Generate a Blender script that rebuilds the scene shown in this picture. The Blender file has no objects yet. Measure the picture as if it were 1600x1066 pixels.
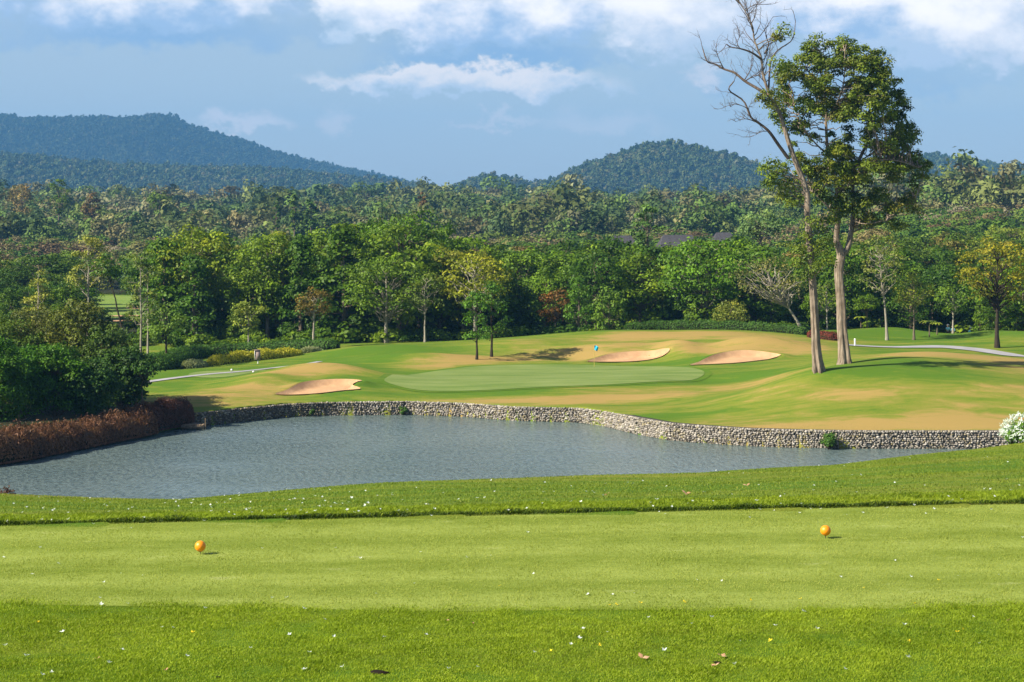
import bpy, math, random
import numpy as np
from math import radians as R
random.seed(7)
RG = np.random.default_rng(11)
S = bpy.context.scene
COL = S.collection
F = 70.0/36.0*1600.0          # focal length in photo pixels
ZC = 19.3                      # camera height above the pond
HY = 300.0                     # row of the horizon

# ------------------------------------------------------------------ camera
cam_d = bpy.data.cameras.new('camera'); cam = bpy.data.objects.new('camera', cam_d); COL.objects.link(cam)
cam.location = (0, 0, ZC); cam.rotation_euler = (R(90), 0, 0)
cam_d.lens = 70; cam_d.sensor_width = 36; cam_d.shift_y = -(533-HY)/1600
cam_d.clip_start = 0.5; cam_d.clip_end = 20000
S.camera = cam
S.view_settings.view_transform = 'Standard'; S.view_settings.look = 'None'
S.view_settings.exposure = 0.95; S.view_settings.gamma = 1
S.cycles.max_bounces = 6; S.cycles.diffuse_bounces = 2; S.cycles.glossy_bounces = 2
S.cycles.transmission_bounces = 3; S.cycles.transparent_max_bounces = 4; S.cycles.volume_bounces = 0
S.cycles.use_denoising = True

# ------------------------------------------------------------------ light
SUN_EL = 37.0; SUN_BACK = 24.0    # sun stands to the left, a little behind the camera
ld = np.array([-math.cos(R(SUN_EL))*math.cos(R(SUN_BACK)), -math.cos(R(SUN_EL))*math.sin(R(SUN_BACK)), math.sin(R(SUN_EL))])
sd = bpy.data.lights.new('sun', 'SUN'); sd.energy = 5.0; sd.angle = R(0.5); sd.color = (1.0, 0.92, 0.76)
sun = bpy.data.objects.new('sun', sd); COL.objects.link(sun); sun.location = (-200, -90, 160)
from mathutils import Vector
sun.rotation_euler = Vector(ld).to_track_quat('Z', 'Y').to_euler()

# ------------------------------------------------------------------ node helpers
class NT:
    def __init__(s, nt): s.nt = nt; nt.nodes.clear()
    def n(s, t, **kw):
        nd = s.nt.nodes.new(t)
        for k, v in kw.items(): setattr(nd, k, v)
        return nd
    def l(s, a, b): s.nt.links.new(a, b)
    def put(s, sock, v):
        if isinstance(v, bpy.types.NodeSocket): s.l(v, sock)
        else: sock.default_value = v
    def m(s, op, a, b=None, c=None, clamp=False):
        nd = s.n('ShaderNodeMath', operation=op); nd.use_clamp = clamp
        s.put(nd.inputs[0], a)
        if b is not None: s.put(nd.inputs[1], b)
        if c is not None: s.put(nd.inputs[2], c)
        return nd.outputs[0]
    def mix(s, fac, a, b, mode='MIX'):
        nd = s.n('ShaderNodeMix', data_type='RGBA', blend_type=mode); nd.clamp_factor = True
        s.put(nd.inputs[0], fac)
        for i, v in ((6, a), (7, b)):
            if isinstance(v, tuple) and len(v) == 3: v = v+(1,)
            s.put(nd.inputs[i], v)
        return nd.outputs[2]
    def ss(s, v, lo, hi):
        nd = s.n('ShaderNodeMapRange', interpolation_type='SMOOTHSTEP')
        s.put(nd.inputs[0], v); nd.inputs[1].default_value = lo; nd.inputs[2].default_value = hi
        return nd.outputs[0]
    def lin(s, v, lo, hi, a, b):
        nd = s.n('ShaderNodeMapRange'); s.put(nd.inputs[0], v)
        for i, x in enumerate((lo, hi, a, b)): nd.inputs[i+1].default_value = x
        return nd.outputs[0]
    def xyz(s, x, y, z):
        nd = s.n('ShaderNodeCombineXYZ'); s.put(nd.inputs[0], x); s.put(nd.inputs[1], y); s.put(nd.inputs[2], z)
        return nd.outputs[0]
    def noise(s, vec, scale, detail=3, rough=.5, dist=0):
        nd = s.n('ShaderNodeTexNoise'); nd.inputs['Scale'].default_value = scale
        nd.inputs['Detail'].default_value = detail; nd.inputs['Roughness'].default_value = rough
        nd.inputs['Distortion'].default_value = dist
        if vec is not None: s.l(vec, nd.inputs['Vector'])
        return nd.outputs[0]
    def mapping(s, vec, scale, rot=(0, 0, 0)):
        nd = s.n('ShaderNodeMapping'); nd.inputs['Scale'].default_value = scale; nd.inputs['Rotation'].default_value = rot
        s.l(vec, nd.inputs['Vector']); return nd.outputs[0]
    def attr(s, name, kind='GEOMETRY'):
        nd = s.n('ShaderNodeAttribute', attribute_name=name, attribute_type=kind); return nd

def srgb(r, g, b):
    f = lambda c: (c/255/12.92 if c/255 <= .04045 else ((c/255+.055)/1.055)**2.4)
    return (f(r), f(g), f(b))

# ------------------------------------------------------------------ world
w = bpy.data.worlds.new('World'); S.world = w; w.use_nodes = True
T = NT(w.node_tree)
sky = T.n('ShaderNodeTexSky', sky_type='NISHITA'); sky.sun_disc = False
sky.sun_elevation = R(SUN_EL); sky.sun_rotation = math.atan2(ld[0], ld[1]); sky.air_density = 1.0; sky.dust_density = 0.6; sky.ozone_density = 2.0
tc = T.n('ShaderNodeTexCoord'); sp = T.n('ShaderNodeSeparateXYZ'); T.l(tc.outputs['Generated'], sp.inputs[0])
az = T.m('MULTIPLY', T.m('ARCTAN2', sp.outputs[0], sp.outputs[1]), 3.1111)      # azimuth and elevation of the sky direction
el = T.m('MULTIPLY', T.m('ARCSINE', sp.outputs[2]), 3.1111)
vec = T.xyz(az, T.m('MULTIPLY', el, 1.5), 0.0)
n1 = T.noise(vec, 7, 8, .58); n2 = T.noise(T.mapping(vec, (1, 1, 1), (0, 0, 1.1)), 13, 6, .6); n3 = T.noise(vec, 2.6, 4, .5)
azd = T.m('ADD', az, T.m('MULTIPLY', T.m('SUBTRACT', n1, .5), .26))
eld = T.m('ADD', el, T.m('MULTIPLY', T.m('SUBTRACT', n2, .5), .13))
skc = T.mix(T.m('MULTIPLY', T.ss(el, 1.3, .25), .60), T.mix(1.0, sky.outputs[0], (0.80, 0.92, 1.08), 'MULTIPLY'), (4.9, 6.2, 7.9))
# faint blue-grey layer of stratus between the clouds
WHITE = (11.2, 10.9, 11.0); GREY = (2.9, 4.75, 7.3)
def cloud(col, cx, cy, rx, ry, top, soft, amt, tint=WHITE, low=None):
    cx = (cx-800)/1000; cy = (HY-cy)/1000; rx /= 1000; ry /= 1000
    dx = T.m('DIVIDE', T.m('SUBTRACT', azd, cx), rx); dy = T.m('DIVIDE', T.m('SUBTRACT', eld, cy), ry)
    # flat underside, rounded top
    dyy = T.m('MULTIPLY', dy, T.lin(dy, -0.3, 0.3, 1.5, 1.0))
    d = T.m('SUBTRACT', 1.0, T.m('SQRT', T.m('ADD', T.m('MULTIPLY', dx, dx), T.m('MULTIPLY', dyy, dyy))))
    d = T.m('ADD', d, T.m('MULTIPLY', T.m('SUBTRACT', n2, .5), .5))
    dens = T.m('MULTIPLY', T.ss(d, 0.0, soft), amt)
    if low is not None:
        k = T.ss(T.m('ADD', dy, T.m('MULTIPLY', T.m('SUBTRACT', n1, .5), 2.6)), -0.55, 0.55)
        c = T.mix(k, low, tint)
    else: c = tint
    if isinstance(c, tuple): c = c+(1,)
    return T.mix(dens, col, c)
BASE = (3.6, 5.4, 8.0)
c = skc
c = cloud(c, 240, 60, 400, 46, 0, 1.0, 1.0, GREY)
c = cloud(c, 780, 92, 300, 40, 0, .9, 1.0, GREY)
c = cloud(c, 1330, 130, 380, 60, 0, 1.0, .55, GREY)
c = cloud(c, -300, 10, 520, 95, 0, .5, .9, WHITE, BASE)
c = cloud(c, 200, 0, 350, 92, 0, .5, .95, WHITE, BASE)
c = cloud(c, 1060, 25, 165, 125, 0, .4, .95, WHITE, (5.6, 6.8, 8.5))
c = cloud(c, 580, 22, 110, 88, 0, .3, .95, WHITE, (5.4, 6.8, 8.5))
c = cloud(c, 770, 24, 225, 95, 0, .4, 1.0, WHITE, BASE)
c = cloud(c, 1400, 45, 175, 120, 0, .35, 1.0, WHITE, (5.0, 6.4, 8.3))
c = cloud(c, 1590, 50, 150, 122, 0, .35, 1.0, WHITE, (5.8, 6.9, 8.5))
c = cloud(c, 1270, 20, 150, 95, 0, .45, .95, WHITE, BASE)
c = cloud(c, 2000, 20, 300, 90, 0, .6, .9, WHITE, BASE)
c = cloud(c, 725, 130, 255, 34, 0, .4, .95, (9.2, 9.0, 9.2), (5.4, 6.7, 8.3))
c = cloud(c, 372, 197, 75, 26, 0, .8, .55, (8.3, 8.1, 8.7))
c = cloud(c, 530, 188, 40, 30, 0, .9, .35, (8.3, 8.1, 8.7))
c = cloud(c, 780, 190, 100, 16, 0, .9, .40, (8.3, 8.1, 8.7))
c = cloud(c, 940, 195, 130, 34, 0, 1., .28, (8.3, 8.1, 8.7))
c = cloud(c, 1110, 128, 50, 30, 0, .8, .6, (8.3, 8.1, 8.7))
# high patchy clouds over the rest of the sky
hi = T.m('MULTIPLY', T.ss(n3, .52, .72), T.ss(el, .32, .6))
c = T.mix(T.m('MULTIPLY', hi, .7), c, WHITE)
bg = T.n('ShaderNodeBackground'); T.l(c, bg.inputs[0]); bg.inputs[1].default_value = 0.056
wo = T.n('ShaderNodeOutputWorld'); T.l(bg.outputs[0], wo.inputs[0])
w.cycles.sampling_method = 'MANUAL'; w.cycles.sample_map_resolution = 512

# ------------------------------------------------------------------ geometry helpers
def P(x, y, Y): return np.array([(x-800)*Y/F, Y, ZC-(y-HY)*Y/F])
def PXX(x, Y): return (x-800)*Y/F

class Geo:
    def __init__(s): s.v = []; s.f = {}; s.a = []; s.n = 0
    def add(s, v, f, tone=None):
        v = np.asarray(v, float).reshape(-1, 3); f = np.asarray(f, int)
        s.v.append(v); s.f.setdefault(f.shape[1], []).append(f+s.n); s.n += len(v)
        if tone is None: tone = np.full((len(v), 3), .5)
        tone = np.asarray(tone, float)
        if tone.ndim == 1: tone = np.tile(tone, (len(v), 1)) if len(tone) == 3 and len(v) != 3 else np.repeat(tone[:, None], 3, 1)
        s.a.append(tone)
    def mesh(s, name, mat, smooth=False):
        me = bpy.data.meshes.new(name)
        v = np.concatenate(s.v); a = np.concatenate(s.a)
        idx = []; start = []; tot = []; k = 0
        for n, fs in s.f.items():
            f = np.concatenate(fs); idx.append(f.ravel()); start.append(k+np.arange(len(f))*n); tot.append(np.full(len(f), n)); k += f.size
        idx = np.concatenate(idx); start = np.concatenate(start); tot = np.concatenate(tot)
        me.vertices.add(len(v)); me.vertices.foreach_set('co', v.astype(np.float32).ravel())
        me.loops.add(len(idx)); me.loops.foreach_set('vertex_index', idx.astype(np.int32))
        me.polygons.add(len(start)); me.polygons.foreach_set('loop_start', start.astype(np.int32)); me.polygons.foreach_set('loop_total', tot.astype(np.int32))
        if smooth: me.polygons.foreach_set('use_smooth', np.ones(len(start), bool))
        me.update(calc_edges=True)
        ca = me.color_attributes.new('tone', 'FLOAT_COLOR', 'POINT')
        ca.data.foreach_set('color', np.concatenate([a, np.ones((len(a), 1))], 1).astype(np.float32).ravel())
        me.materials.append(mat)
        return me
    def obj(s, name, mat, parent=None, smooth=False):
        o = bpy.data.objects.new(name, s.mesh(name, mat, smooth)); COL.objects.link(o)
        if parent is not None: o.parent = parent
        return o

def tag(o, label=None, cat=None, group=None, kind=None):
    if label: o['label'] = label
    if cat: o['category'] = cat
    if group: o['group'] = group
    if kind: o['kind'] = kind
    return o
def empty(name, loc, rz=0, sc=1):
    o = bpy.data.objects.new(name, None); COL.objects.link(o); o.location = [float(q) for q in loc]; o.rotation_euler = (0, 0, rz)
    o.scale = (sc, sc, sc) if not isinstance(sc, tuple) else sc
    o.empty_display_size = .3
    return o
def copy_tree(o, parent=None):
    c = o.copy(); COL.objects.link(c)
    if parent is not None: c.parent = parent
    for ch in list(o.children): copy_tree(ch, c)
    return c

def tube(g, pts, rad, n=6, tone=.5, cap=True):
    pts = np.asarray(pts, float); rad = np.broadcast_to(np.asarray(rad, float), (len(pts),))
    d = np.gradient(pts, axis=0); d /= np.linalg.norm(d, axis=1)[:, None]+1e-9
    up = np.array([0, 0, 1.]) if abs(d[0, 2]) < .9 else np.array([1., 0, 0])
    a = np.cross(d, up); a /= np.linalg.norm(a, axis=1)[:, None]+1e-9; b = np.cross(d, a)
    th = np.arange(n)*2*math.pi/n
    v = pts[:, None]+rad[:, None, None]*(np.cos(th)[None, :, None]*a[:, None]+np.sin(th)[None, :, None]*b[:, None])
    k = len(pts); i = np.arange(k-1)[:, None]*n; j = np.arange(n)[None]; j2 = (j+1) % n
    f = np.stack([i+j, i+j2, i+n+j2, i+n+j], -1).reshape(-1, 4)
    g.add(v.reshape(-1, 3), f, np.full((k*n, 3), tone))
    if cap:
        g.add(v[-1], np.arange(n)[None], np.full((n, 3), tone)); g.add(v[0], np.arange(n)[::-1][None], np.full((n, 3), tone))

def curve(p0, p1, sag=0, n=5, wob=0, rng=RG):
    t = np.linspace(0, 1, n)[:, None]; p0 = np.asarray(p0, float); p1 = np.asarray(p1, float)
    p = p0*(1-t)+p1*t; p[:, 2] += sag*4*(t*(1-t))[:, 0]
    if wob: p[1:-1] += rng.normal(0, wob, (n-2, 3))
    return p

def box(g, lo, hi, tone=.5):
    x0, y0, z0 = lo; x1, y1, z1 = hi
    v = [(x0, y0, z0), (x1, y0, z0), (x1, y1, z0), (x0, y1, z0), (x0, y0, z1), (x1, y0, z1), (x1, y1, z1), (x0, y1, z1)]
    g.add(v, [(0, 3, 2, 1), (4, 5, 6, 7), (0, 1, 5, 4), (1, 2, 6, 5), (2, 3, 7, 6), (3, 0, 4, 7)], np.full((8, 3), tone))

def ico(sub=1):
    import bmesh
    bm = bmesh.new(); bmesh.ops.create_icosphere(bm, subdivisions=sub, radius=1)
    v = np.array([x.co[:] for x in bm.verts]); f = np.array([[q.index for q in x.verts] for x in bm.faces]); bm.free(); return v, f
ICO1 = ico(1); ICO2 = ico(2); ICO3 = ico(3)

def leaves(g, C, Nrm, size, tone, rng, asp=.6):
    """one bent rhombus per centre"""
    n = len(C); N = Nrm/(np.linalg.norm(Nrm, axis=1)[:, None]+1e-9)
    r = rng.normal(size=(n, 3)); a = np.cross(N, r); a /= np.linalg.norm(a, axis=1)[:, None]+1e-9; b = np.cross(N, a)
    s = np.asarray(size)*np.ones(n); s = s[:, None]
    v = np.stack([C-a*s*.5, C-b*s*.5*asp+N*s*.08, C+a*s*.5-N*s*.06, C+b*s*.5*asp+N*s*.08], 1).reshape(-1, 3)
    f = (np.arange(n)[:, None]*4+np.arange(4)[None])
    g.add(v, f, np.repeat(tone, 4, 0))

def clump_leaves(g, cen, rad, nper, size, rng, flat=.75, tvar=.16, tshift=None, nr=.38, lv=.13):
    cen = np.asarray(cen, float); k = len(cen); rad = np.asarray(rad)*np.ones(k)
    d = rng.normal(size=(k, nper, 3)); d /= np.linalg.norm(d, axis=2)[..., None]
    d[..., 2] = np.where(d[..., 2] < -.55, -d[..., 2]*.6, d[..., 2])
    rr = rng.uniform(.45, 1.08, (k, nper, 1))
    off = d*rr*rad[:, None, None]; off[..., 2] *= flat
    C = (cen[:, None]+off).reshape(-1, 3)
    N = (d*.75+rng.normal(size=d.shape)*nr+np.array([-.12, -.05, .38])).reshape(-1, 3)
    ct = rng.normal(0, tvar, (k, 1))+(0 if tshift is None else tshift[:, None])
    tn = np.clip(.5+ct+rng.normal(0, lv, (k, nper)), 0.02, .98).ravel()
    hue = np.clip(.5+rng.normal(0, .14, (k, 1))+rng.normal(0, .10, (k, nper)), 0, 1).ravel()
    leaves(g, C, N, size*rng.uniform(.7, 1.3, len(C)), np.stack([tn, hue, tn], 1), rng)

# cheap smooth pseudo-noise for shapes
_fr = np.random.default_rng(5)
_w = [(_fr.uniform(.6, 1.6), _fr.uniform(0, 6.28), _fr.uniform(0, 6.28)) for _ in range(9)]
def pn(x, y, sc=1.0):
    s = 0
    for f, a, p in _w: s = s+np.sin((x*math.cos(a)+y*math.sin(a))*f*sc*2+p+1.7*np.sin((x*math.sin(a)-y*math.cos(a))*f*sc*.9+p*2))
    return s/4.5

# ------------------------------------------------------------------ materials
def new_mat(name):
    m = bpy.data.materials.new(name); m.use_nodes = True; return m, NT(m.node_tree)
def finish(T, shader):
    o = T.n('ShaderNodeOutputMaterial'); T.l(shader, o.inputs[0])
def princ(T, col, rough=.8, spec=.3, normal=None, **kw):
    b = T.n('ShaderNodeBsdfPrincipled')
    T.put(b.inputs['Base Color'], col+(1,) if isinstance(col, tuple) and len(col) == 3 else col)
    T.put(b.inputs['Roughness'], rough); b.inputs['Specular IOR Level'].default_value = spec
    if normal is not None: T.l(normal, b.inputs['Normal'])
    for k, v in kw.items(): T.put(b.inputs[k], v)
    return b.outputs[0]
def bump(T, h, strength=.5, dist=.02):
    b = T.n('ShaderNodeBump'); b.inputs['Strength'].default_value = strength; b.inputs['Distance'].default_value = dist
    T.l(h, b.inputs['Height']); return b.outputs[0]
def simple(name, col, rough=.7, spec=.3, nscale=8, var=.25, bs=.2, bd=.01, metallic=0):
    m, T = new_mat(name); g = T.n('ShaderNodeTexCoord'); n = T.noise(g.outputs['Object'], nscale, 4)
    c = T.mix(T.lin(n, .3, .7, 0, 1), tuple(x*(1-var) for x in col), tuple(min(1, x*(1+var)) for x in col))
    finish(T, princ(T, c, rough, spec, bump(T, n, bs, bd), Metallic=metallic)); return m

def leaf_mat(name, dark=None, light=None, warm=None, obj_col=False, transl=.26, rough=.55):
    m, T = new_mat(name)
    at = T.attr('tone'); sp = T.n('ShaderNodeSeparateColor'); T.l(at.outputs['Color'], sp.inputs[0])
    if obj_col:
        oc = T.attr('color', 'OBJECT').outputs['Color']
        dk = T.mix(1.0, oc, (.42, .50, .42), 'MULTIPLY'); lt = T.mix(1.0, oc, (2.0, 1.85, 1.2), 'MULTIPLY')
        c = T.mix(sp.outputs[0], dk, lt)
        c = T.mix(T.lin(sp.outputs[1], .45, 1, 0, .55), c, T.mix(1.0, c, (1.7, 1.15, .6), 'MULTIPLY'))
    else:
        c = T.mix(sp.outputs[0], dark, light); c = T.mix(T.lin(sp.outputs[1], .55, 1, 0, .45), c, warm)
    p = princ(T, c, rough, .22)
    tr = T.n('ShaderNodeBsdfTranslucent'); T.l(T.mix(1.0, c, (1.15, 1.25, .55), 'MULTIPLY'), tr.inputs[0])
    mx = T.n('ShaderNodeMixShader'); mx.inputs[0].default_value = transl; T.l(p, mx.inputs[1]); T.l(tr.outputs[0], mx.inputs[2])
    finish(T, mx.outputs[0]); return m
M_leaf = leaf_mat('foliage', obj_col=True)
M_hero = leaf_mat('hero_foliage', (.030, .062, .006), (.220, .290, .022), (.32, .21, .03))
def stuff_leaf(name):
    m, T = new_mat(name); at = T.attr('tone')
    p = princ(T, at.outputs['Color'], .7, .15)
    tr = T.n('ShaderNodeBsdfTranslucent'); T.l(at.outputs['Color'], tr.inputs[0])
    mx = T.n('ShaderNodeMixShader'); mx.inputs[0].default_value = .2; T.l(p, mx.inputs[1]); T.l(tr.outputs[0], mx.inputs[2])
    finish(T, mx.outputs[0]); return m
M_wood_far = stuff_leaf('far_foliage')

def bark_mat(name, a, b, scale=3, streak=(6, 6, .5)):
    m, T = new_mat(name); g = T.n('ShaderNodeTexCoord')
    v = T.mapping(g.outputs['Object'], streak); n = T.noise(v, scale, 6, .65); n2 = T.noise(g.outputs['Object'], .9, 3)
    c = T.mix(T.lin(n, .35, .65, 0, 1), a, b); c = T.mix(T.lin(n2, .45, .7, 0, .6), c, tuple(q*.55 for q in a))
    finish(T, princ(T, c, .9, .1, bump(T, n, .9, .06))); return m
M_bark = bark_mat('bark', (.10, .075, .05), (.22, .18, .13))
M_bark_pale = bark_mat('pale_bark', (.22, .19, .15), (.42, .38, .30))
M_bark_dark = bark_mat('dark_bark', (.025, .020, .015), (.07, .055, .04))
M_bark_hero = bark_mat('tall_tree_bark', (.10, .070, .048), (.42, .34, .26), 2.2, (6, 6, .30))

# turf: 'tone' attribute of the ground sheet: r = dryness, g = lushness, b = forest floor
def turf_mat(name, lush, mid, dry, floor=(.03, .035, .015)):
    m, T = new_mat(name)
    geo = T.n('ShaderNodeNewGeometry'); pos = geo.outputs['Position']
    at = T.attr('tone'); sp = T.n('ShaderNodeSeparateColor'); T.l(at.outputs['Color'], sp.inputs[0])
    big = T.noise(T.mapping(pos, (.05, .12, .1)), 1.0, 5, .6, .8)
    st = T.noise(T.mapping(pos, (.20, .60, .5), (0, 0, .10)), 1.0, 7, .68, .6)
    fine = T.noise(T.mapping(pos, (1.0, 2.2, 1)), 9, 5, .7); vfine = T.noise(pos, 55, 3, .7)
    d = T.m('ADD', sp.outputs[0], T.m('MULTIPLY', T.m('SUBTRACT', big, .5), 1.1))
    d = T.m('ADD', d, T.m('MULTIPLY', T.m('SUBTRACT', st, .5), 2.1))
    d = T.m('ADD', d, T.m('MULTIPLY', T.m('SUBTRACT', fine, .5), .8))
    c = T.mix(T.ss(d, .0, .55), lush, mid); c = T.mix(T.ss(d, .45, 1.05), c, dry)
    c = T.mix(T.m('MULTIPLY', T.lin(vfine, .3, .7, 0, 1), .35), c, T.mix(1.0, c, (.55, .62, .45), 'MULTIPLY'))
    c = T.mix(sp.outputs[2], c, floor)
    h = T.m('ADD', T.m('MULTIPLY', fine, .6), vfine)
    finish(T, princ(T, c, .95, .08, bump(T, h, .55, .05))); return m
M_turf = turf_mat('turf', (.088, .170, .014), (.180, .215, .026), (.365, .250, .080))
M_green = None
def tee_mat():
    m, T = new_mat('tee_turf'); geo = T.n('ShaderNodeNewGeometry'); pos = geo.outputs['Position']
    s = T.n('ShaderNodeSeparateXYZ'); T.l(pos, s.inputs[0])
    wob = T.noise(pos, .35, 3, .5)
    yy = T.m('ADD', T.m('ADD', s.outputs[1], T.m('MULTIPLY', s.outputs[0], -.07)), T.m('MULTIPLY', wob, .9))
    band = T.m('SINE', T.m('MULTIPLY', yy, 4.3)); bandf = T.lin(band, -.7, .7, 0, 1)
    n = T.noise(T.mapping(pos, (.6, 1.5, 1)), 2.2, 6, .65); f = T.noise(T.mapping(pos, (1, .6, 1)), 90, 3, .8); g2 = T.noise(pos, 22, 3, .6)
    c = T.mix(T.m('ADD', T.m('MULTIPLY', bandf, .45), T.m('MULTIPLY', T.lin(n, .3, .7, 0, 1), .55)), (.165, .220, .028), (.325, .380, .090))
    c = T.mix(T.ss(n, .60, .80), c, (.38, .40, .17))
    k = T.m('ADD', T.m('MULTIPLY', f, .6), T.m('MULTIPLY', g2, .4))
    c = T.mix(T.lin(k, .36, .64, .75, 0), c, T.mix(1.0, c, (.52, .60, .40), 'MULTIPLY'))
    finish(T, princ(T, c, .95, .06, bump(T, k, .5, .015))); return m
M_tee = tee_mat()
def green_mat():
    m, T = new_mat('putting_green_turf'); geo = T.n('ShaderNodeNewGeometry'); pos = geo.outputs['Position']
    n = T.noise(T.mapping(pos, (.12, .5, 1)), 1, 5, .6); f = T.noise(pos, 12, 3, .7)
    c = T.mix(T.lin(n, .35, .65, 0, 1), (.130, .195, .045), (.215, .265, .085)); c = T.mix(T.lin(f, .3, .7, .25, 0), c, (.08, .13, .02))
    finish(T, princ(T, c, .95, .06)); return m
M_green = green_mat()
def grass_mat(name, a, b, w_, transl=.35):
    return leaf_mat(name, a, b, w_, transl=transl, rough=.6)
M_grass = grass_mat('rough_grass', (.140, .220, .006), (.340, .430, .026), (.46, .42, .08))
M_grass3 = grass_mat('bank_grass', (.085, .145, .008), (.250, .310, .032), (.46, .40, .10))
M_grass4 = grass_mat('collar_grass', (.10, .165, .005), (.30, .38, .022), (.45, .40, .07))
M_grass2 = grass_mat('short_grass', (.19, .24, .022), (.39, .42, .09), (.50, .48, .15))
def sand_mat():
    m, T = new_mat('bunker_sand'); geo = T.n('ShaderNodeNewGeometry'); n = T.noise(T.mapping(geo.outputs['Position'], (1, 2, 1)), 1.2, 6, .6); f = T.noise(geo.outputs['Position'], 9, 4)
    c = T.mix(T.lin(n, .3, .7, 0, 1), (.43, .255, .140), (.57, .36, .20))
    finish(T, princ(T, c, .95, .05, bump(T, f, .6, .08))); return m
M_sand = sand_mat()
def water_mat():
    m, T = new_mat('pond_water'); geo = T.n('ShaderNodeNewGeometry'); pos = geo.outputs['Position']
    a = T.noise(T.mapping(pos, (1.5, .55, 1), (0, 0, .25)), 2.0, 4, .62, .4); b = T.noise(T.mapping(pos, (2, .9, 1), (0, 0, -.2)), 3.5, 3, .6); g3 = T.noise(pos, .06, 3)
    h = T.m('ADD', a, T.m('MULTIPLY', b, .45))
    c = T.mix(T.lin(g3, .35, .65, 0, 1), (.135, .185, .180), (.165, .215, .205)); c = T.mix(T.lin(h, .52, .80, .6, 0), c, (.02, .045, .05))
    bp = T.n('ShaderNodeBump'); bp.inputs['Distance'].default_value = .2; T.l(h, bp.inputs['Height']); T.l(T.lin(T.noise(T.mapping(pos, (.035, .09, 1)), 1, 4, .6), .38, .6, .45, 1.0), bp.inputs['Strength'])
    finish(T, princ(T, c, .13, .5, bp.outputs[0], IOR=1.33)); return m
M_water = water_mat()
def stone_mat():
    m, T = new_mat('wall_stone'); g = T.n('ShaderNodeTexCoord'); at = T.attr('tone'); sp = T.n('ShaderNodeSeparateColor'); T.l(at.outputs['Color'], sp.inputs[0])
    n = T.noise(g.outputs['Object'], 6, 5, .65)
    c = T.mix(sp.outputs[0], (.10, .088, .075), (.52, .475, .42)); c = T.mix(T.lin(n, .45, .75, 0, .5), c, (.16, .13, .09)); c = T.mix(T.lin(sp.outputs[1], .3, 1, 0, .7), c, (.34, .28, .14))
    c = T.mix(sp.outputs[2], c, (.055, .05, .035))
    finish(T, princ(T, c, .9, .2, bump(T, n, .6, .03))); return m
M_stone = stone_mat()
M_mortar = simple('wall_core', (.12, .105, .085), .95, .1)
M_path = simple('path_concrete', (.33, .32, .33), .9, .2, .8, .12)
M_orange = simple('orange_paint', (.86, .27, .006), .42, .5, 20, .04, .05, .001)
M_spike = simple('spike_metal', (.05, .045, .03), .5, .4)
M_rock = simple('dock_timber', (.20, .15, .10), .9, .1, 5, .4, .5, .02)
M_postw = simple('white_paint', (.78, .78, .75), .6)
M_signw = simple('sign_timber', (.26, .20, .19), .85, .1, 6, .35)
M_roof = simple('roof_shingle', (.06, .058, .065), .9, .15, 3, .3, .6, .05)
M_wallb = simple('rendered_wall', (.55, .50, .42), .9)
M_glass = simple('window_glass', (.04, .05, .06), .15, .5)
M_flag = simple('flag_cloth', (.03, .42, .70), .8)
M_skin = simple('skin', (.32, .18, .11), .6)
M_shirt = simple('light_blue_cloth', (.28, .66, .80), .85)
M_trous = simple('dark_cloth', (.05, .05, .07), .9)
M_hat = simple('white_cloth', (.8, .78, .72), .9)
M_petal = leaf_mat('white_petals', (.50, .56, .55), (.80, .84, .82), (.85, .85, .75), transl=.25)
M_ypetal = leaf_mat('yellow_petals', (.75, .45, .02), (.95, .75, .04), (.9, .6, .03), transl=.25)
M_dryleaf = leaf_mat('dry_leaf', (.35, .17, .08), (.65, .40, .25), (.7, .5, .35), transl=.15)
M_soil = simple('soil', (.018, .013, .009), .95, .1)

# ------------------------------------------------------------------ terrain
u_sh = [-1500, -600, -200, 0, 150, 290, 324, 447, 516, 634, 720, 800, 904, 943, 992, 1042, 1089, 1166, 1237, 1350, 1450, 1600, 2000, 3200]
y_sh = [118, 124, 134, 141, 152, 163, 164.5, 170.6, 171.8, 172.5, 171, 168, 166.6, 164, 158.8, 154.9, 153.2, 151.2, 150.3, 149.7, 149.7, 149.7, 149, 150]
def shore(u): return np.interp(u, u_sh, y_sh)
def uof(X, Y): return 800+F*X/np.maximum(Y, 12)

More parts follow.
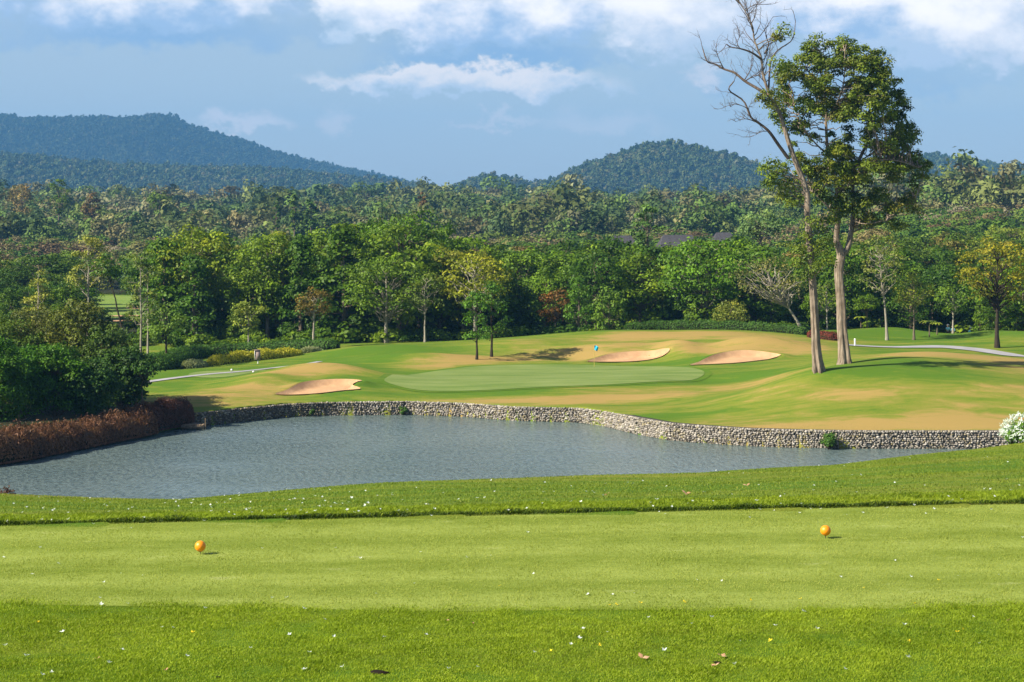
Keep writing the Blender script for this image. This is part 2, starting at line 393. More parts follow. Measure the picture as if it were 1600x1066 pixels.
ctl = []
def C3(x, y, Y): ctl.append(P(x, y, Y))
for u in range(300, 1700, 70):
    Y = float(shore(u)); ctl.append(np.array([PXX(u, Y+.5), Y+.5, 1.22 if u < 900 else 1.30])); 
for u, z in ((-200, .8), (0, .9), (150, .9), (280, 1.0)):
    Y = float(shore(u))+2; ctl.append(np.array([PXX(u, Y), Y, z]))
for t in [(490,617,175),(430,618,175.5),(560,606,177),(480,598,181),(560,598,181),(540,583,188),(470,585,186),(420,597,181),(380,610,177),(340,625,172),
          (300,600,184),(300,578,195),(400,583,193),(450,573,200),(350,590,188),(230,590,188),(150,600,185),(60,610,182),
          (400,560,214),(300,575,205),(500,545,228),(250,560,222),(150,555,225),(0,560,225),(550,556,211),(600,548,213),(650,542,214),(700,545,214),(620,560,207),(680,562,205),(560,573,198),(600,575,199),(620,590,190),
          (620,612,178),(760,612,178),(900,603,180),(1000,592,184),(1080,585,188),(640,592,188),(760,590,188),(900,585,190),(700,574,199),(800,570,201),(900,570,201),(1000,572,200),(1060,576,196),
          (760,562,205),(700,555,208),(780,545,214),(800,529,226),(880,522,226),(860,548,213),(900,540,216),(960,518,224),(1050,519,224),(1100,519,222),(1200,525,218),(1270,538,211),(1000,545,212),
          (920,566,203),(980,566,203),(1050,557,206),(1000,553,207),(940,556,206),(1060,545,211),(1080,571,196),(1150,570,196),(1222,558,201),(1160,551,202),(1090,556,203),(1150,540,208),(1250,550,203),
          (1130,590,184),(1100,605,178),(1150,600,178),(1200,590,180),(1200,605,172),(1230,580,178),(1100,640,162),(1200,640,158),(1000,625,171),(900,620,173),(780,622,174),(640,620,175),
          (1279,580,165),(1320,571,170),(1400,564,172),(1480,566,172),(1540,572,172),(1600,581,170),(1700,590,170),(1300,600,163),(1400,600,162),(1500,605,161),(1600,612,160),(1300,640,156),(1400,640,155.5),(1500,642,155.5),(1600,650,155),
          (1340,560,185),(1450,549,188),(1540,555,186),(1600,562,186),(1330,543,210),(1380,541,215),(1450,541,214),(1500,545,212),(1560,548,210),(1600,554,206),(1700,560,205),
          (1330,514,236),(1400,511,238),(1455,520,236),(1430,530,224),(1480,528,226),(1482,524,234),(1513,519,233),(1540,516,232),(1600,518,232),(1700,520,232),(1560,530,220)]: C3(*t)
# behind the crests the land falls away again
for u in range(-300, 2000, 150):
    for Y, z in ((248, .9), (262, .8), (285, .5)):
        ctl.append(np.array([PXX(u, Y), Y, z-(.3 if u > 1200 else 0)*(Y < 255)]))
for u in (-300, 1900): ctl.append(np.array([PXX(u, 190), 190, 1.5 if u < 0 else 3.5]))
CT = np.array(ctl); CX = CT[:, :2]/20.0
def _k(d2): return np.where(d2 > 1e-12, d2*np.log(d2+1e-20)*.5, 0)
n_ = len(CX); d2 = ((CX[:, None]-CX[None])**2).sum(-1)
A_ = np.zeros((n_+3, n_+3)); A_[:n_, :n_] = _k(d2)+np.eye(n_)*.012; A_[:n_, n_] = 1; A_[:n_, n_+1:] = CX; A_[n_:, :n_] = A_[:n_, n_:].T
sol = np.linalg.solve(A_, np.concatenate([CT[:, 2], np.zeros(3)]))
def tps(X, Y):
    x = np.ravel(X)/20.; y = np.ravel(Y)/20.; out = np.empty(len(x))
    for i in range(0, len(x), 20000):
        xx = x[i:i+20000]; yy = y[i:i+20000]
        d2 = (xx[:, None]-CX[None, :, 0])**2+(yy[:, None]-CX[None, :, 1])**2
        out[i:i+20000] = _k(d2)@sol[:n_]+sol[n_]+sol[n_+1]*xx+sol[n_+2]*yy
    return out.reshape(np.shape(X))

BUNK = {'left': [(422,617.5),(445,611),(470,603),(500,598.5),(535,597.5),(563,598.5),(568,601),(556,605),(549,608),(566,611),(560,613),(530,615),(500,617.5),(460,618.5)],
        'mid': [(913,565),(925,560),(950,555.5),(975,553.5),(1010,553),(1040,556),(1050,558),(1040,562),(1010,565),(970,566.5),(930,566.5)],
        'right': [(1073,571),(1085,566),(1105,559),(1130,553.5),(1160,551),(1190,552),(1218,555),(1223,557.5),(1210,562),(1180,567),(1140,570.5),(1100,571.5)]}
BY = {'left': (618, 175, 597.5, 181), 'mid': (566, 203, 553, 207), 'right': (571, 196, 551, 202)}
def bunker_world(k):
    y0, Y0, y1, Y1 = BY[k]; pts = []
    for x, y in BUNK[k]:
        Y = Y0+(y0-y)/(y0-y1)*(Y1-Y0); pts.append((PXX(x, Y), Y))
    return smooth_loop(np.array(pts))
def smooth_loop(p, it=2):
    for _ in range(it):
        q = np.roll(p, -1, 0); p = np.stack([p*.75+q*.25, p*.25+q*.75], 1).reshape(-1, 2)
    return p
def sdist(X, Y, poly):
    """signed distance, positive inside"""
    x = np.ravel(X); y = np.ravel(Y); a = poly; b = np.roll(poly, -1, 0); best = np.full(len(x), 1e9); ins = np.zeros(len(x), bool)
    for (ax, ay), (bx, by) in zip(a, b):
        dx, dy = bx-ax, by-ay; t = np.clip(((x-ax)*dx+(y-ay)*dy)/(dx*dx+dy*dy+1e-12), 0, 1)
        best = np.minimum(best, np.hypot(x-ax-t*dx, y-ay-t*dy))
        c = ((ay > y) != (by > y)) & (x < (bx-ax)*(y-ay)/(by-ay+1e-12)+ax); ins ^= c
    return (np.where(ins, 1, -1)*best).reshape(np.shape(X))
BW = {k: bunker_world(k) for k in BUNK}

BUMPS = [(1062,208,2.2,5,.55),(1180,207.5,5,2.2,.45),(960,212,6,3,.35),(500,188,6,2.2,.45),(410,183,3,3,.3),(640,206,6,3,.35),(560,214,5,4,.3),(820,216,6,4,.35),(900,207,3,2,-.25),(1120,184,4,2.5,-.2),(1490,190,6,4,-.05),(1400,173,6,3,.12),(1060,172,5,3,.2)]
def near_z(X, Y):
    u = uof(X, Y)
    ys = np.interp(u, [-200, 0, 150, 280, 420, 600, 800, 1000, 1200, 1300, 1440, 1520, 1600, 1800], [755, 765, 771, 775, 765, 752, 744, 737, 729, 723, 707, 699, 690, 672])
    Yc = np.interp(u, [0, 900, 1600], [46, 47, 66])
    zc = ZC-(ys-HY)*Yc/F
    Yf = tee_front(X); z0 = 15.1
    A = z0+.05+(zc-z0)*(Y-Yf)/(Yc-Yf)
    B = zc-(Y-Yc)*.33
    k = .35
    z = -k*np.log(np.exp(-A/k)+np.exp(-B/k)); k2 = .04
    z = -k2*np.log(np.exp(-np.clip(z-z0, -20, 20)/k2)+np.exp(-.055/k2*np.ones_like(z)))+z0
    z = np.where(Y < Yf, z0, z)
    z = z+.05*pn(X*.5, Y*.5, .5)*np.clip((Y-Yf-1)/6, 0, 1)
    return np.maximum(z, -1.6)
def tee_front(X): return 25.88+.133*X
def tee_back(X): return 19.95-.02*X+.022*X*X*.5+.05*np.sin(X*1.7)

FB_Y = [260, 350, 500, 800, 1200, 1600, 2400, 7000]
def far_z(X, Y):
    u = uof(X, Y)
    b = np.interp(Y, FB_Y, [.8, -1, -1, 2, 8, 6, 0, 0])-np.interp(Y, [500, 900, 1300, 1700], [0, 3.5, 6, 0])*np.clip(1-np.abs(u-330)/330, 0, 1)**.7
    r = np.interp(Y, [260, 350, 500, 800, 1000, 1500, 2500], [0, 2, 6, 11, 11, 4, 0])*np.clip((u-1120)/300, 0, 1)
    l = np.interp(Y, [260, 400, 700, 1500], [0, -1.5, 0, 0])*np.clip((500-u)/300, 0, 1)
    return b+r+l+.8*pn(X/60, Y/60, .4)*np.clip((Y-260)/150, 0, 1)+3.2*pn(X/150+3, Y/210, .5)*np.clip((Y-480)/250, 0, 1)*np.clip((1700-Y)/300, 0, 1)

def ground_z(X, Y):
    X = np.asarray(X, float); Y = np.asarray(Y, float); X, Y = np.broadcast_arrays(X, Y)
    u = uof(X, Y); sh = shore(u); z = near_z(X, Y)
    fm = Y > sh-.01
    if fm.any():
        xf, yf = X[fm], Y[fm]; t = np.clip((yf-245)/35, 0, 1); t = t*t*(3-2*t); zt = np.zeros_like(xf)
        i = t < 1
        if i.any(): zt[i] = tps(xf[i], yf[i])
        # natural bank left of the wall
        bank = np.clip((yf-sh[fm])/2.2, 0, 1); zt = np.where(u[fm] < 300, zt*bank-.2*(1-bank), zt)
        for bx, bY, rx, ry, hh in BUMPS: zt = zt+1.9*hh*np.exp(-((xf-PXX(bx, bY))/rx)**2-((yf-bY)/ry)**2)
        zt = zt+.17*pn(xf/7, yf/5, .55)*np.clip((yf-sh[fm]-1)/4, 0, 1)
        for k, p in BW.items():
            m = (np.abs(xf-p[:, 0].mean()) < 12) & (np.abs(yf-p[:, 1].mean()) < 12)
            if m.any():
                s = sdist(xf[m], yf[m], p); back = np.clip((yf[m]-p[:, 1].mean())/2.0+.35, 0, 1)
                zt[m] += np.where(s < 0, .34*back*np.exp(-(s/1.0)**2), .34*back*np.clip(1-s/.25, 0, 1)-.35*np.clip(s/.5, 0, 1))
        zz = z.copy(); zz[fm] = zt*(1-t)+far_z(xf, yf)*t; z = zz
    return z
def gz(x, y): return float(ground_z(np.array([x]), np.array([y]))[0])

# dry patches of the turf: (px, py, Y, rx, ry, amount)
DRY = [(340,622,173,7,3,.75),(400,604,178,5,2.5,.8),(460,588,185,5,2.,.95),(530,583,188,4,2,.9),(300,640,168,4,3,.3),
       (650,572,199,6,2.5,.7),(760,563,205,6,3,.8),(700,566,203,5,3,.7),(850,548,213,8,3,.40),(920,535,218,8,3,.30),(1000,522,222,10,2.2,.55),(1100,523,220,9,3.5,.8),(1200,530,215,7,3.5,.85),
       (1000,545,211,7,3,.5),(1110,540,207,6,4,.9),(1160,543,206,6,3,.8),(1250,545,206,4,4,.8),(880,558,208,6,3,.5),
       (870,628,171,10,2.5,.75),(760,628,173,5,2,.3),(960,612,176,6,3,.65),(1060,612,174,6,4,.55),(1020,636,163,6,3,.55),(1120,650,156,8,3,.3),(1180,600,177,4,4,.4),(1260,595,172,4,3,.4),
       (1250,625,162,5,3,.3),(1330,625,159,5,2,.2),(1450,550,186,8,5,.85),(1540,556,184,6,4,.9),(1600,580,178,6,8,.55),(1450,662,152,9,1.6,.5),(1330,668,151,5,1.4,.55),(1530,655,153,6,2,.7),(1580,620,160,5,4,.5),(1210,665,152,6,1.5,.5),(1420,625,160,6,2,.25),
       (1560,600,170,4,4,.4),(1330,555,195,5,5,.3),(60,775,44,2.5,1.6,.9),(200,782,42,2,1.2,.5),(700,768,42,5,2.0,.45),(1100,758,44,4,2,.55),(1500,752,46,4,2,.35),(1500,715,58,7,2.5,.5),(1590,700,62,4,2.5,.4)]
LUSH = [(1420,590,166,9,4,.6),(1350,575,170,4,2,.3),(560,600,183,3,6,.4),(600,560,208,8,5,.6),(500,570,200,8,5,.5),(350,590,190,10,5,.4),(1100,640,160,6,3,.2),(1050,570,200,5,2,.5),(1190,580,184,5,3,.5),(1540,522,228,14,6,.6),(1400,520,232,8,6,.3),(780,620,176,12,1.6,.7),(1080,592,184,4,4,.4)]
def dryness(X, Y):
    u_ = uof(X, Y); d = .20+.16*np.clip((u_-1050)/200, 0, 1)*(Y > 140)*np.clip((172-Y)/10, 0, 1)
    for (x, y, Y0, rx, ry, a) in DRY:
        x0 = PXX(x, Y0); e = ((X-x0)/rx)**2+((Y-Y0)/ry)**2; d = d+a*np.exp(-e*.9)
    for (x, y, Y0, rx, ry, a) in LUSH:
        x0 = PXX(x, Y0); e = ((X-x0)/rx)**2+((Y-Y0)/ry)**2; d = d-a*np.exp(-e*.9)
    return np.clip(d*.85+.07*pn(X/5, Y/3, .8)+.10*(Y > 140), -.4, 1.1)

def build_ground():
    s = np.concatenate([np.linspace(-1.4, -.32, 40, endpoint=False), np.linspace(-.32, .32, 440), np.linspace(.32, 1.4, 41)[1:]])
    Yr = np.concatenate([np.linspace(-30, 15, 16, endpoint=False), np.arange(15, 60, .3), np.arange(60, 138, 1.6), np.arange(138, 262, .34), np.arange(262, 600, 5), np.arange(600, 6200, 60)])
    YY, SS = np.meshgrid(Yr, s, indexing='ij'); off = np.interp(YY, [0, 100, 300], [40, 12, 0]); XX = SS*(YY+off)
    Z = ground_z(XX, YY); u = uof(XX, YY)
    dry = dryness(XX, YY)
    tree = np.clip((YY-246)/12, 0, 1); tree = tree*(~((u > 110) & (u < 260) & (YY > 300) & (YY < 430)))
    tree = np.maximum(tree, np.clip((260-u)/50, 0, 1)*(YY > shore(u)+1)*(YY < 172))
    g = Geo(); ny, nx = XX.shape; i = np.arange(ny-1)[:, None]*nx+np.arange(nx-1)[None]
    f = np.stack([i, i+1, i+nx+1, i+nx], -1).reshape(-1, 4)
    g.add(np.stack([XX, YY, Z], -1).reshape(-1, 3), f, np.stack([np.clip(dry, 0, 1.1), np.zeros_like(dry), tree], -1).reshape(-1, 3))
    tag(g.obj('ground', M_turf, smooth=True), kind='structure')
build_ground()

def sheet(name, mat, XX, YY, off, kind='structure', mask=None):
    Z = ground_z(XX, YY)+off; ny, nx = XX.shape; i = np.arange(ny-1)[:, None]*nx+np.arange(nx-1)[None]
    f = np.stack([i, i+1, i+nx+1, i+nx], -1).reshape(-1, 4); g = Geo(); g.add(np.stack([XX, YY, Z], -1).reshape(-1, 3), f, np.tile([.2, 0, 0], (XX.size, 1)))
    return tag(g.obj(name, mat, smooth=True), kind=kind)
# tee
xs = np.linspace(-13, 13, 120); tt = np.linspace(0, 1, 60)
X_, T_ = np.meshgrid(xs, tt); sheet('tee', M_tee, X_, tee_back(X_)*(1-T_)+(tee_front(X_)-.03)*T_, .004)
# pond
gw = Geo(); us = np.linspace(-2600, 4600, 160); top = np.array([[PXX(u, shore(u)+.9), shore(u)+.9, 0] for u in us]); bot = top.copy(); bot[:, 1] = 62; bot[:, 0] = top[:, 0]
gw.add(np.concatenate([bot, top]), np.stack([np.arange(159), np.arange(159)+1, np.arange(159)+161, np.arange(159)+160], 1))
tag(gw.obj('pond_water', M_water), kind='structure')

def fill_poly(name, mat, poly, off, rings=8, label=None, kind='structure'):
    c = poly.mean(0); n = len(poly); g = Geo(); V = [c[None]]
    for r in range(1, rings+1): V.append(c+(poly-c)*(r/rings))
    V = np.concatenate(V); Z = ground_z(V[:, 0], V[:, 1])+off; f3 = [(0, 1+i, 1+(i+1) % n) for i in range(n)]; f4 = []
    for r in range(rings-1):
        for i in range(n): a = 1+r*n+i; b = 1+r*n+(i+1) % n; f4.append((a, a+n, b+n, b))
    v = np.c_[V, Z]; g.add(v, f3, np.tile([.12, 0, 0], (len(v), 1))); g2 = Geo(); g2.v = g.v; g2.n = g.n; g2.a = g.a; g2.f = g.f; g2.f[4] = [np.array(f4)]
    o = g2.obj(name, mat, smooth=True); return tag(o, label, kind=kind)
for k, p in BW.items():
    c = p.mean(0); fill_poly('sand_bunker', M_sand, c+(p-c)*.985, .09, 10)
# the putting green and its darker collar
gp = []
for x, y, Y in [(595,597,184),(640,583,192),(720,575,198),(820,571.5,200.5),(920,571,200.5),(1010,573,199),(1075,577,195),(1103,584,190),(1098,590,186),(1050,596,183),(960,603,180),(850,609,178.5),(740,613,177.5),(660,611,178),(610,604,181)]:
    gp.append((PXX(x, Y), Y))
GP = smooth_loop(np.array(gp)); c = GP.mean(0); d_ = GP-c; L_ = np.linalg.norm(d_, axis=1)[:, None]
M_collar = turf_mat('collar_turf', (.088, .170, .014), (.14, .20, .022), (.20, .22, .04))
fill_poly('green_collar', M_collar, c+d_*(1+.7/L_), .03, 12)
fill_poly('putting_green', M_green, GP, .06, 12)
# tee box of another hole at left
lp = smooth_loop(np.array([(PXX(x, Y), Y) for x, Y in [(290,189),(300,193),(360,196),(440,197),(470,193),(430,189),(360,187)]]))
fill_poly('fairway', M_green, lp, .03, 8)
# far fairway seen through the gap in the trees at left
M_far = turf_mat('far_turf', (.16, .25, .045), (.25, .30, .075), (.35, .33, .12))
X_, T_ = np.meshgrid(np.linspace(0, 1, 30), np.linspace(300, 420, 40)); sheet('far_fairway', M_far, PXX(100+X_*200, T_), T_, .08)
for pts in ([(168,333),(185,336),(210,337),(225,333),(205,330),(180,330)], [(150,306),(175,312),(215,312),(230,307),(190,303)], [(190,368),(205,374),(240,372),(250,366),(215,364)]):
    fill_poly('sand_bunker', M_sand, smooth_loop(np.array([(PXX(x, Y), Y) for x, Y in pts])), .16, 4)
def ribbon(name, mat, cl, wdt, off):
    cl = np.array(cl, float); t = np.arange(len(cl)); tn = np.linspace(0, len(cl)-1, 60); c = np.stack([np.interp(tn, t, cl[:, 0]), np.interp(tn, t, cl[:, 1])], 1)
    for _ in range(6): c[1:-1] = (c[:-2]+c[1:-1]*2+c[2:])/4
    d = np.gradient(c, axis=0); nrm = np.stack([-d[:, 1], d[:, 0]], 1); nrm /= np.linalg.norm(nrm, axis=1)[:, None]
    k = np.linspace(-.5, .5, 5); X_ = c[:, 0][:, None]+nrm[:, 0][:, None]*k*wdt; Y_ = c[:, 1][:, None]+nrm[:, 1][:, None]*k*wdt
    return sheet(name, mat, X_, Y_, off)
ribbon('cart_path', M_path, [(PXX(x, Y), Y) for x, Y in [(190,183),(215,185),(302,189.5),(365,193.5),(420,198),(475,203),(500,206)]], .8, .06)
ribbon('cart_path', M_path, [(PXX(x, Y), Y) for x, Y in [(1318,214),(1350,213.5),(1400,212),(1440,212),(1480,212),(1530,209),(1570,205),(1600,201),(1660,196)]], 3.0, .07)

# ------------------------------------------------------------------ stone retaining wall
def build_wall():
    rng = np.random.default_rng(3); root = empty('retaining_wall', (0, 0, 0)); core = Geo(); st = Geo()
    us = np.linspace(304, 1760, 400); pts = np.array([(PXX(u, shore(u)), shore(u)) for u in us]); seg = np.r_[0, np.cumsum(np.linalg.norm(np.diff(pts, axis=0), axis=1))]
    tot = seg[-1]; top = lambda u: np.interp(u, [300, 900, 1000, 1700], [1.16, 1.22, 1.36, 1.34])
    n = len(pts); d = np.gradient(pts, axis=0); d /= np.linalg.norm(d, axis=1)[:, None]; nr = np.stack([d[:, 1], -d[:, 0]], 1)   # towards the water
    zt = top(us); prof = []
    for off, zz in ((.03, -1.2), (-.02, None), (-.75, None), (-.75, -1.2)):
        p = pts+nr*off; z = np.full(n, zz) if zz is not None else zt-.03; prof.append(np.c_[p, z])
    V = np.stack(prof, 1).reshape(-1, 3); i = np.arange(n-1)[:, None]*4; j = np.arange(4)[None]; f = np.stack([i+j, i+(j+1) % 4, i+4+(j+1) % 4, i+4+j], -1).reshape(-1, 4)
    core.add(V, f); core.add(V[:4], [(3, 2, 1, 0)])
    core.obj('wall_core', M_mortar, root)
    v0, f0 = ICO1; v0 = v0*(1+.0*v0[:, :1])
    row = 0; z = -.18
    while z < 1.3:
        h = rng.uniform(.13, .18); s = rng.uniform(0, .2)
        while s < tot:
            wd = rng.uniform(.09, .28)*(1 if z > .3 else 1.15); x = np.interp(s, seg, pts[:, 0]); y = np.interp(s, seg, pts[:, 1]); k = np.searchsorted(seg, s); k = min(k, n-1)
            tp = np.interp(s, seg, zt)
            if z+h*.4 < tp+.03 and rng.random() > (.035 if z > .05 else .10):
                zz = z+h/2+rng.normal(0, .02); zz = min(zz, tp-.06)
                hh = h*rng.uniform(.5, .66)
                q = v0*(1+rng.normal(0, .20, (len(v0), 1)))*np.array([wd*.58, .14, hh]); ra = rng.normal(0, .35); q = np.c_[q[:, 0]*math.cos(ra)-q[:, 2]*math.sin(ra), q[:, 1], q[:, 0]*math.sin(ra)+q[:, 2]*math.cos(ra)]
                th = math.atan2(d[k, 1], d[k, 0]); c_, s_ = math.cos(th), math.sin(th)
                out = rng.uniform(-.02, .05)
                X = x+q[:, 0]*c_-q[:, 1]*s_+nr[k, 0]*out; Y = y+q[:, 0]*s_+q[:, 1]*c_+nr[k, 1]*out
                wet = np.clip((.14-(zz+q[:, 2]))/.2, 0, .9)
                t1 = np.clip(rng.normal(.52, .26)-.45*np.clip((-12-x)/6, 0, 1), 0, 1); st.add(np.c_[X, Y, zz+q[:, 2]], f0, np.c_[np.full(len(q), t1), np.full(len(q), rng.random()**3), wet])  # left stretch: shade of the wall turned from the sun painted into stone tone
            s += wd*1.02
        z += h*.97
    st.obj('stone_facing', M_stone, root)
    tag(root, 'long curved grey stone retaining wall along the far side of the pond', 'wall')
build_wall()
exec_parts = True

# ------------------------------------------------------------------ hills with forest
GREENS = np.array([(.030, .060, .016), (.045, .085, .020), (.055, .075, .025), (.035, .07, .03), (.07, .09, .025)])
OLIVES = np.array([(.155, .160, .045), (.165, .145, .055), (.16, .155, .07), (.125, .145, .035), (.12, .155, .030), (.18, .17, .085), (.14, .11, .045), (.15, .17, .045)])
def crown_proto(rng, nl, k=9, leaf=.32, seed_flat=.75):
    """unit crown: radius about 1, base at z=0"""
    g = Geo(); c = rng.normal(size=(k, 3)); c /= np.linalg.norm(c, axis=1)[:, None]; c *= rng.uniform(.35, .62, (k, 1)); c[:, 2] = c[:, 2]*.75+.75
    clump_leaves(g, c, rng.uniform(.34, .52, k), nl//k, leaf, rng, seed_flat, .12, None, .26, .07)
    return np.concatenate(g.v), np.concatenate(g.f[4]), np.concatenate(g.a)
def merged_forest(name, spots, protos, hues, rng, label, thick=.85, trunkless=True, kind='stuff', cat='forest'):
    """spots: x, y, z, radius, height factor"""
    g = Geo(); pi = rng.integers(0, len(protos), len(spots))
    for p, (v, f, a) in enumerate(protos):
        s = spots[pi == p]; hc = hues[pi == p]
        if not len(s): continue
        th = rng.uniform(0, 6.28, len(s)); c_, s_ = np.cos(th)[:, None], np.sin(th)[:, None]
        X = (v[None, :, 0]*c_-v[None, :, 1]*s_)*s[:, 3:4]+s[:, 0:1]; Y = (v[None, :, 0]*s_+v[None, :, 1]*c_)*s[:, 3:4]+s[:, 1:2]; Z = v[None, :, 2]*s[:, 3:4]*s[:, 4:5]+s[:, 2:3]
        V = np.stack([X, Y, Z], -1).reshape(-1, 3); n = len(v)
        Fc = (f[None]+np.arange(len(s))[:, None, None]*n).reshape(-1, 4)
        tone = a[None, :, :1]; colr = hc[:, None, :]*(.75+.9*tone)
        g.add(V, Fc, colr.reshape(-1, 3))
    o = g.obj(name, M_wood_far); return tag(o, label, cat, kind=kind)

M_hill = simple('hill_forest_floor', (.035, .050, .018), .95, .05, .05, .4)
rh = np.random.default_rng(21)
HP = [crown_proto(rh, 44, 4, .52) for _ in range(6)]
def ridge(name, prof, Y0, wid, flabel, dens, rad, tree_h, colmix, big=()):
    rad *= 1.43; tree_h *= 1.43; big = [(a, b, c*1.43) for a, b, c in big]
    px = np.array([p[0] for p in prof], float); py = np.array([p[1] for p in prof], float)
    xs = np.linspace(px[0], px[-1], 160); ds = np.linspace(-1.9, 1.6, 44)
    def hz(X, Y):
        u = 800+F*X/Y0; H = np.maximum(ZC-(np.interp(u, px, py)-HY)*Y0/F-tree_h*.9, -6)
        t = (Y-Y0)/wid; sh = np.exp(-t*t*1.1); spur = 1+.16*np.sin(X/wid*5.1+Y/wid*2.0)*np.abs(t)*np.clip(np.abs(t), 0, 1)+.06*pn(X/wid*1.5, Y/wid*1.5)*np.clip(np.abs(t)*2, 0, 1)
        return H*sh*spur-5*(np.abs(t) > 1.45)
    XX, TT = np.meshgrid((xs-800)*Y0/F, ds); YY = Y0+TT*wid; Z = hz(XX, YY); g = Geo(); ny, nx = XX.shape; i = np.arange(ny-1)[:, None]*nx+np.arange(nx-1)[None]
    g.add(np.stack([XX, YY, Z], -1).reshape(-1, 3), np.stack([i, i+1, i+nx+1, i+nx], -1).reshape(-1, 4)); tag(g.obj('hill', M_hill, smooth=True), kind='structure')
    n = int(dens*(xs[-1]-xs[0])); X = rh.uniform((px[0]-800)*Y0/F, (px[-1]-800)*Y0/F, n); t = rh.triangular(-1.5, -.05, .12, n); Y = Y0+t*wid
    z = hz(X, Y); r = rad*rh.uniform(.65, 1.35, n); hf = rh.uniform(1.0, 1.8, n); keep = z > -4.5
    dk_ = .62 if Y0 > 5000 else 1.0
    k = rh.random(n); hue = np.where((k < colmix)[:, None], OLIVES[rh.integers(0, len(OLIVES), n)]*.8, GREENS[rh.integers(0, len(GREENS), n)])
    hue = (hue*.6+hue.mean(0)*.4)*dk_
    spots = np.c_[X, Y, z+tree_h*.05+np.minimum(rh.exponential(tree_h*.16, n), tree_h*.7), r, hf][keep]; hue = hue[keep]
    for bx, by, br in big:
        zz = ZC-(by-HY)*Y0/F; spots = np.vstack([spots, [PXX(bx, Y0), Y0-5, zz-br*1.9, br, 1.45]]); hue = np.vstack([hue, GREENS[0]*.8])
    merged_forest('hill_forest', spots, HP, hue, rh, flabel)
ridge('far_left', [(-500,215),(-250,190),(0,182),(50,188),(100,188),(150,187),(200,187),(250,182),(270,185),(300,199),(340,212),(400,229),(450,246),(500,258),(550,268),(600,279),(650,291),(720,308),(780,330)], 5400, 640,
      'hazy blue forest covering the highest ridge at left', 16, 5.0, 9, .12, [(255,181,6),(262,180,5.5),(340,206,6),(365,214,6),(175,181,5),(60,182,5),(418,230,5.5),(555,262,5),(600,272,5)])
ridge('near_left', [(-500,270),(-250,262),(0,249),(60,247),(110,258),(200,262),(300,267),(400,268),(480,274),(560,282),(640,292),(700,303),(780,325)], 3300, 350,
      'blue-green forest on the lower ridge in front at left', 12, 4.4, 8, .2, [(370,264,5),(240,257,5),(430,262,5)])
ridge('centre', [(660,330),(700,302),(735,286),(760,279),(800,285),(835,293),(855,291),(885,276),(905,266),(950,250),(990,237),(1005,233),(1018,229),(1040,228),(1062,233),(1085,233),(1110,243),(1135,246),(1158,256),(1190,264),(1230,280),(1280,305),(1330,335)], 2900, 303,
      'dark green forest covering the pointed hill in the centre', 14, 3.9, 8, .22, [(1010,226,4),(1018,219,4.6),(1026,226,3.6),(922,258,3.8),(915,263,3.2),(740,276,4.5),(752,272,4.2),(765,275,4),(792,272,4),(820,281,3.4),(965,243,3.4),(1075,226,3.6),(1048,223,4),(1122,238,3.2),(1168,253,3.4),(985,234,3.4),(870,280,3)])
ridge('right', [(1270,330),(1330,290),(1380,264),(1420,251),(1455,246),(1480,250),(1520,258),(1560,262),(1600,270),(1700,274),(1900,300),(2100,330)], 3300, 329,
      'bluish forest on the hill at the right edge behind the tall tree', 12, 4.2, 8, .1, [(1460,241,4.5),(1472,245,4.5),(1496,246,4.5),(1505,250,4),(1545,255,4.5),(1575,260,4)])

# ------------------------------------------------------------------ woods beyond the belt
rw = np.random.default_rng(77)
WP = [crown_proto(rw, 270, 10, .185) for _ in range(7)]; WQ = [crown_proto(rw, 130, 8, .26) for _ in range(6)]
def px_row(X, Y, Z): return HY+(ZC-Z)*F/Y
def woods_color(u, Y, rng):
    n = len(u); k = rng.random(n); patch = pn(u/160, Y/140)
    p_ol = np.clip(.42+.30*patch+.12*(u > 1150)+.1*((Y > 550) & (u < 450)), .08, .85)
    p_ol = np.where(Y < 420, .12, p_ol)
    ol = OLIVES[rng.integers(0, len(OLIVES), n)]; gr = np.array([(.065, .125, .020), (.085, .15, .02), (.040, .085, .02), (.115, .155, .030), (.05, .10, .030)])[rng.integers(0, 5, n)]
    pick = np.where((k < p_ol)[:, None], ol, gr); base = np.array([(.075, .125, .022)])*(1-p_ol[:, None])+np.array([(.155, .155, .05)])*p_ol[:, None]
    return (pick*.72+base*.28)*np.clip(1+.28*np.random.default_rng(n).normal(size=(n, 1)), .5, 1.6)*np.array([.92, .92, 1.0])
def in_gap(u, Y): return (u > 118) & (u < 232) & (Y < 425)
def scatter(Ya, Yb, dens, rng, margin=140):
    n = int(dens*.5*(Yb**2-Ya**2)*(1600+2*margin)/F); Y = np.sqrt(rng.uniform(Ya**2, Yb**2, n)); u = rng.uniform(-margin, 1600+margin, n); return u, Y
for (Ya, Yb, dn, pr, lb) in ((620, 900, 1/80., WP, 'mixed green and brown treetops of the woods in the middle distance'), (900, 1400, 1/95., WQ, 'hazy mixed treetops of the farthest woods below the hills')):
    u, Y = scatter(Ya, Yb, dn, rw, 60); X = PXX(u, Y); r = rw.uniform(3.6, 8.8, len(u))*rw.uniform(.8, 1.15, len(u)); z = ground_z(X, Y); hf = rw.uniform(.8, 1.2, len(u)); big_ = rw.random(len(u)) < .07; r = np.where(big_, r*1.35, r)
    hue = woods_color(u, Y, rw); merged_forest('distant_forest', np.c_[X, Y, z+rw.uniform(-.5, 2.5, len(u))+big_*rw.uniform(1, 4, len(u)), r, hf], pr, hue, rw, lb)
u, Y = scatter(1400, 1900, 1/240., rw, 60); X = PXX(u, Y); r = rw.uniform(6, 9, len(u)); z = ground_z(X, Y)
merged_forest('distant_forest', np.c_[X, Y, z, r, np.full(len(u), .9)], HP, woods_color(u, Y, rw)*.8, rw, 'far thin band of treetops at the foot of the hills')

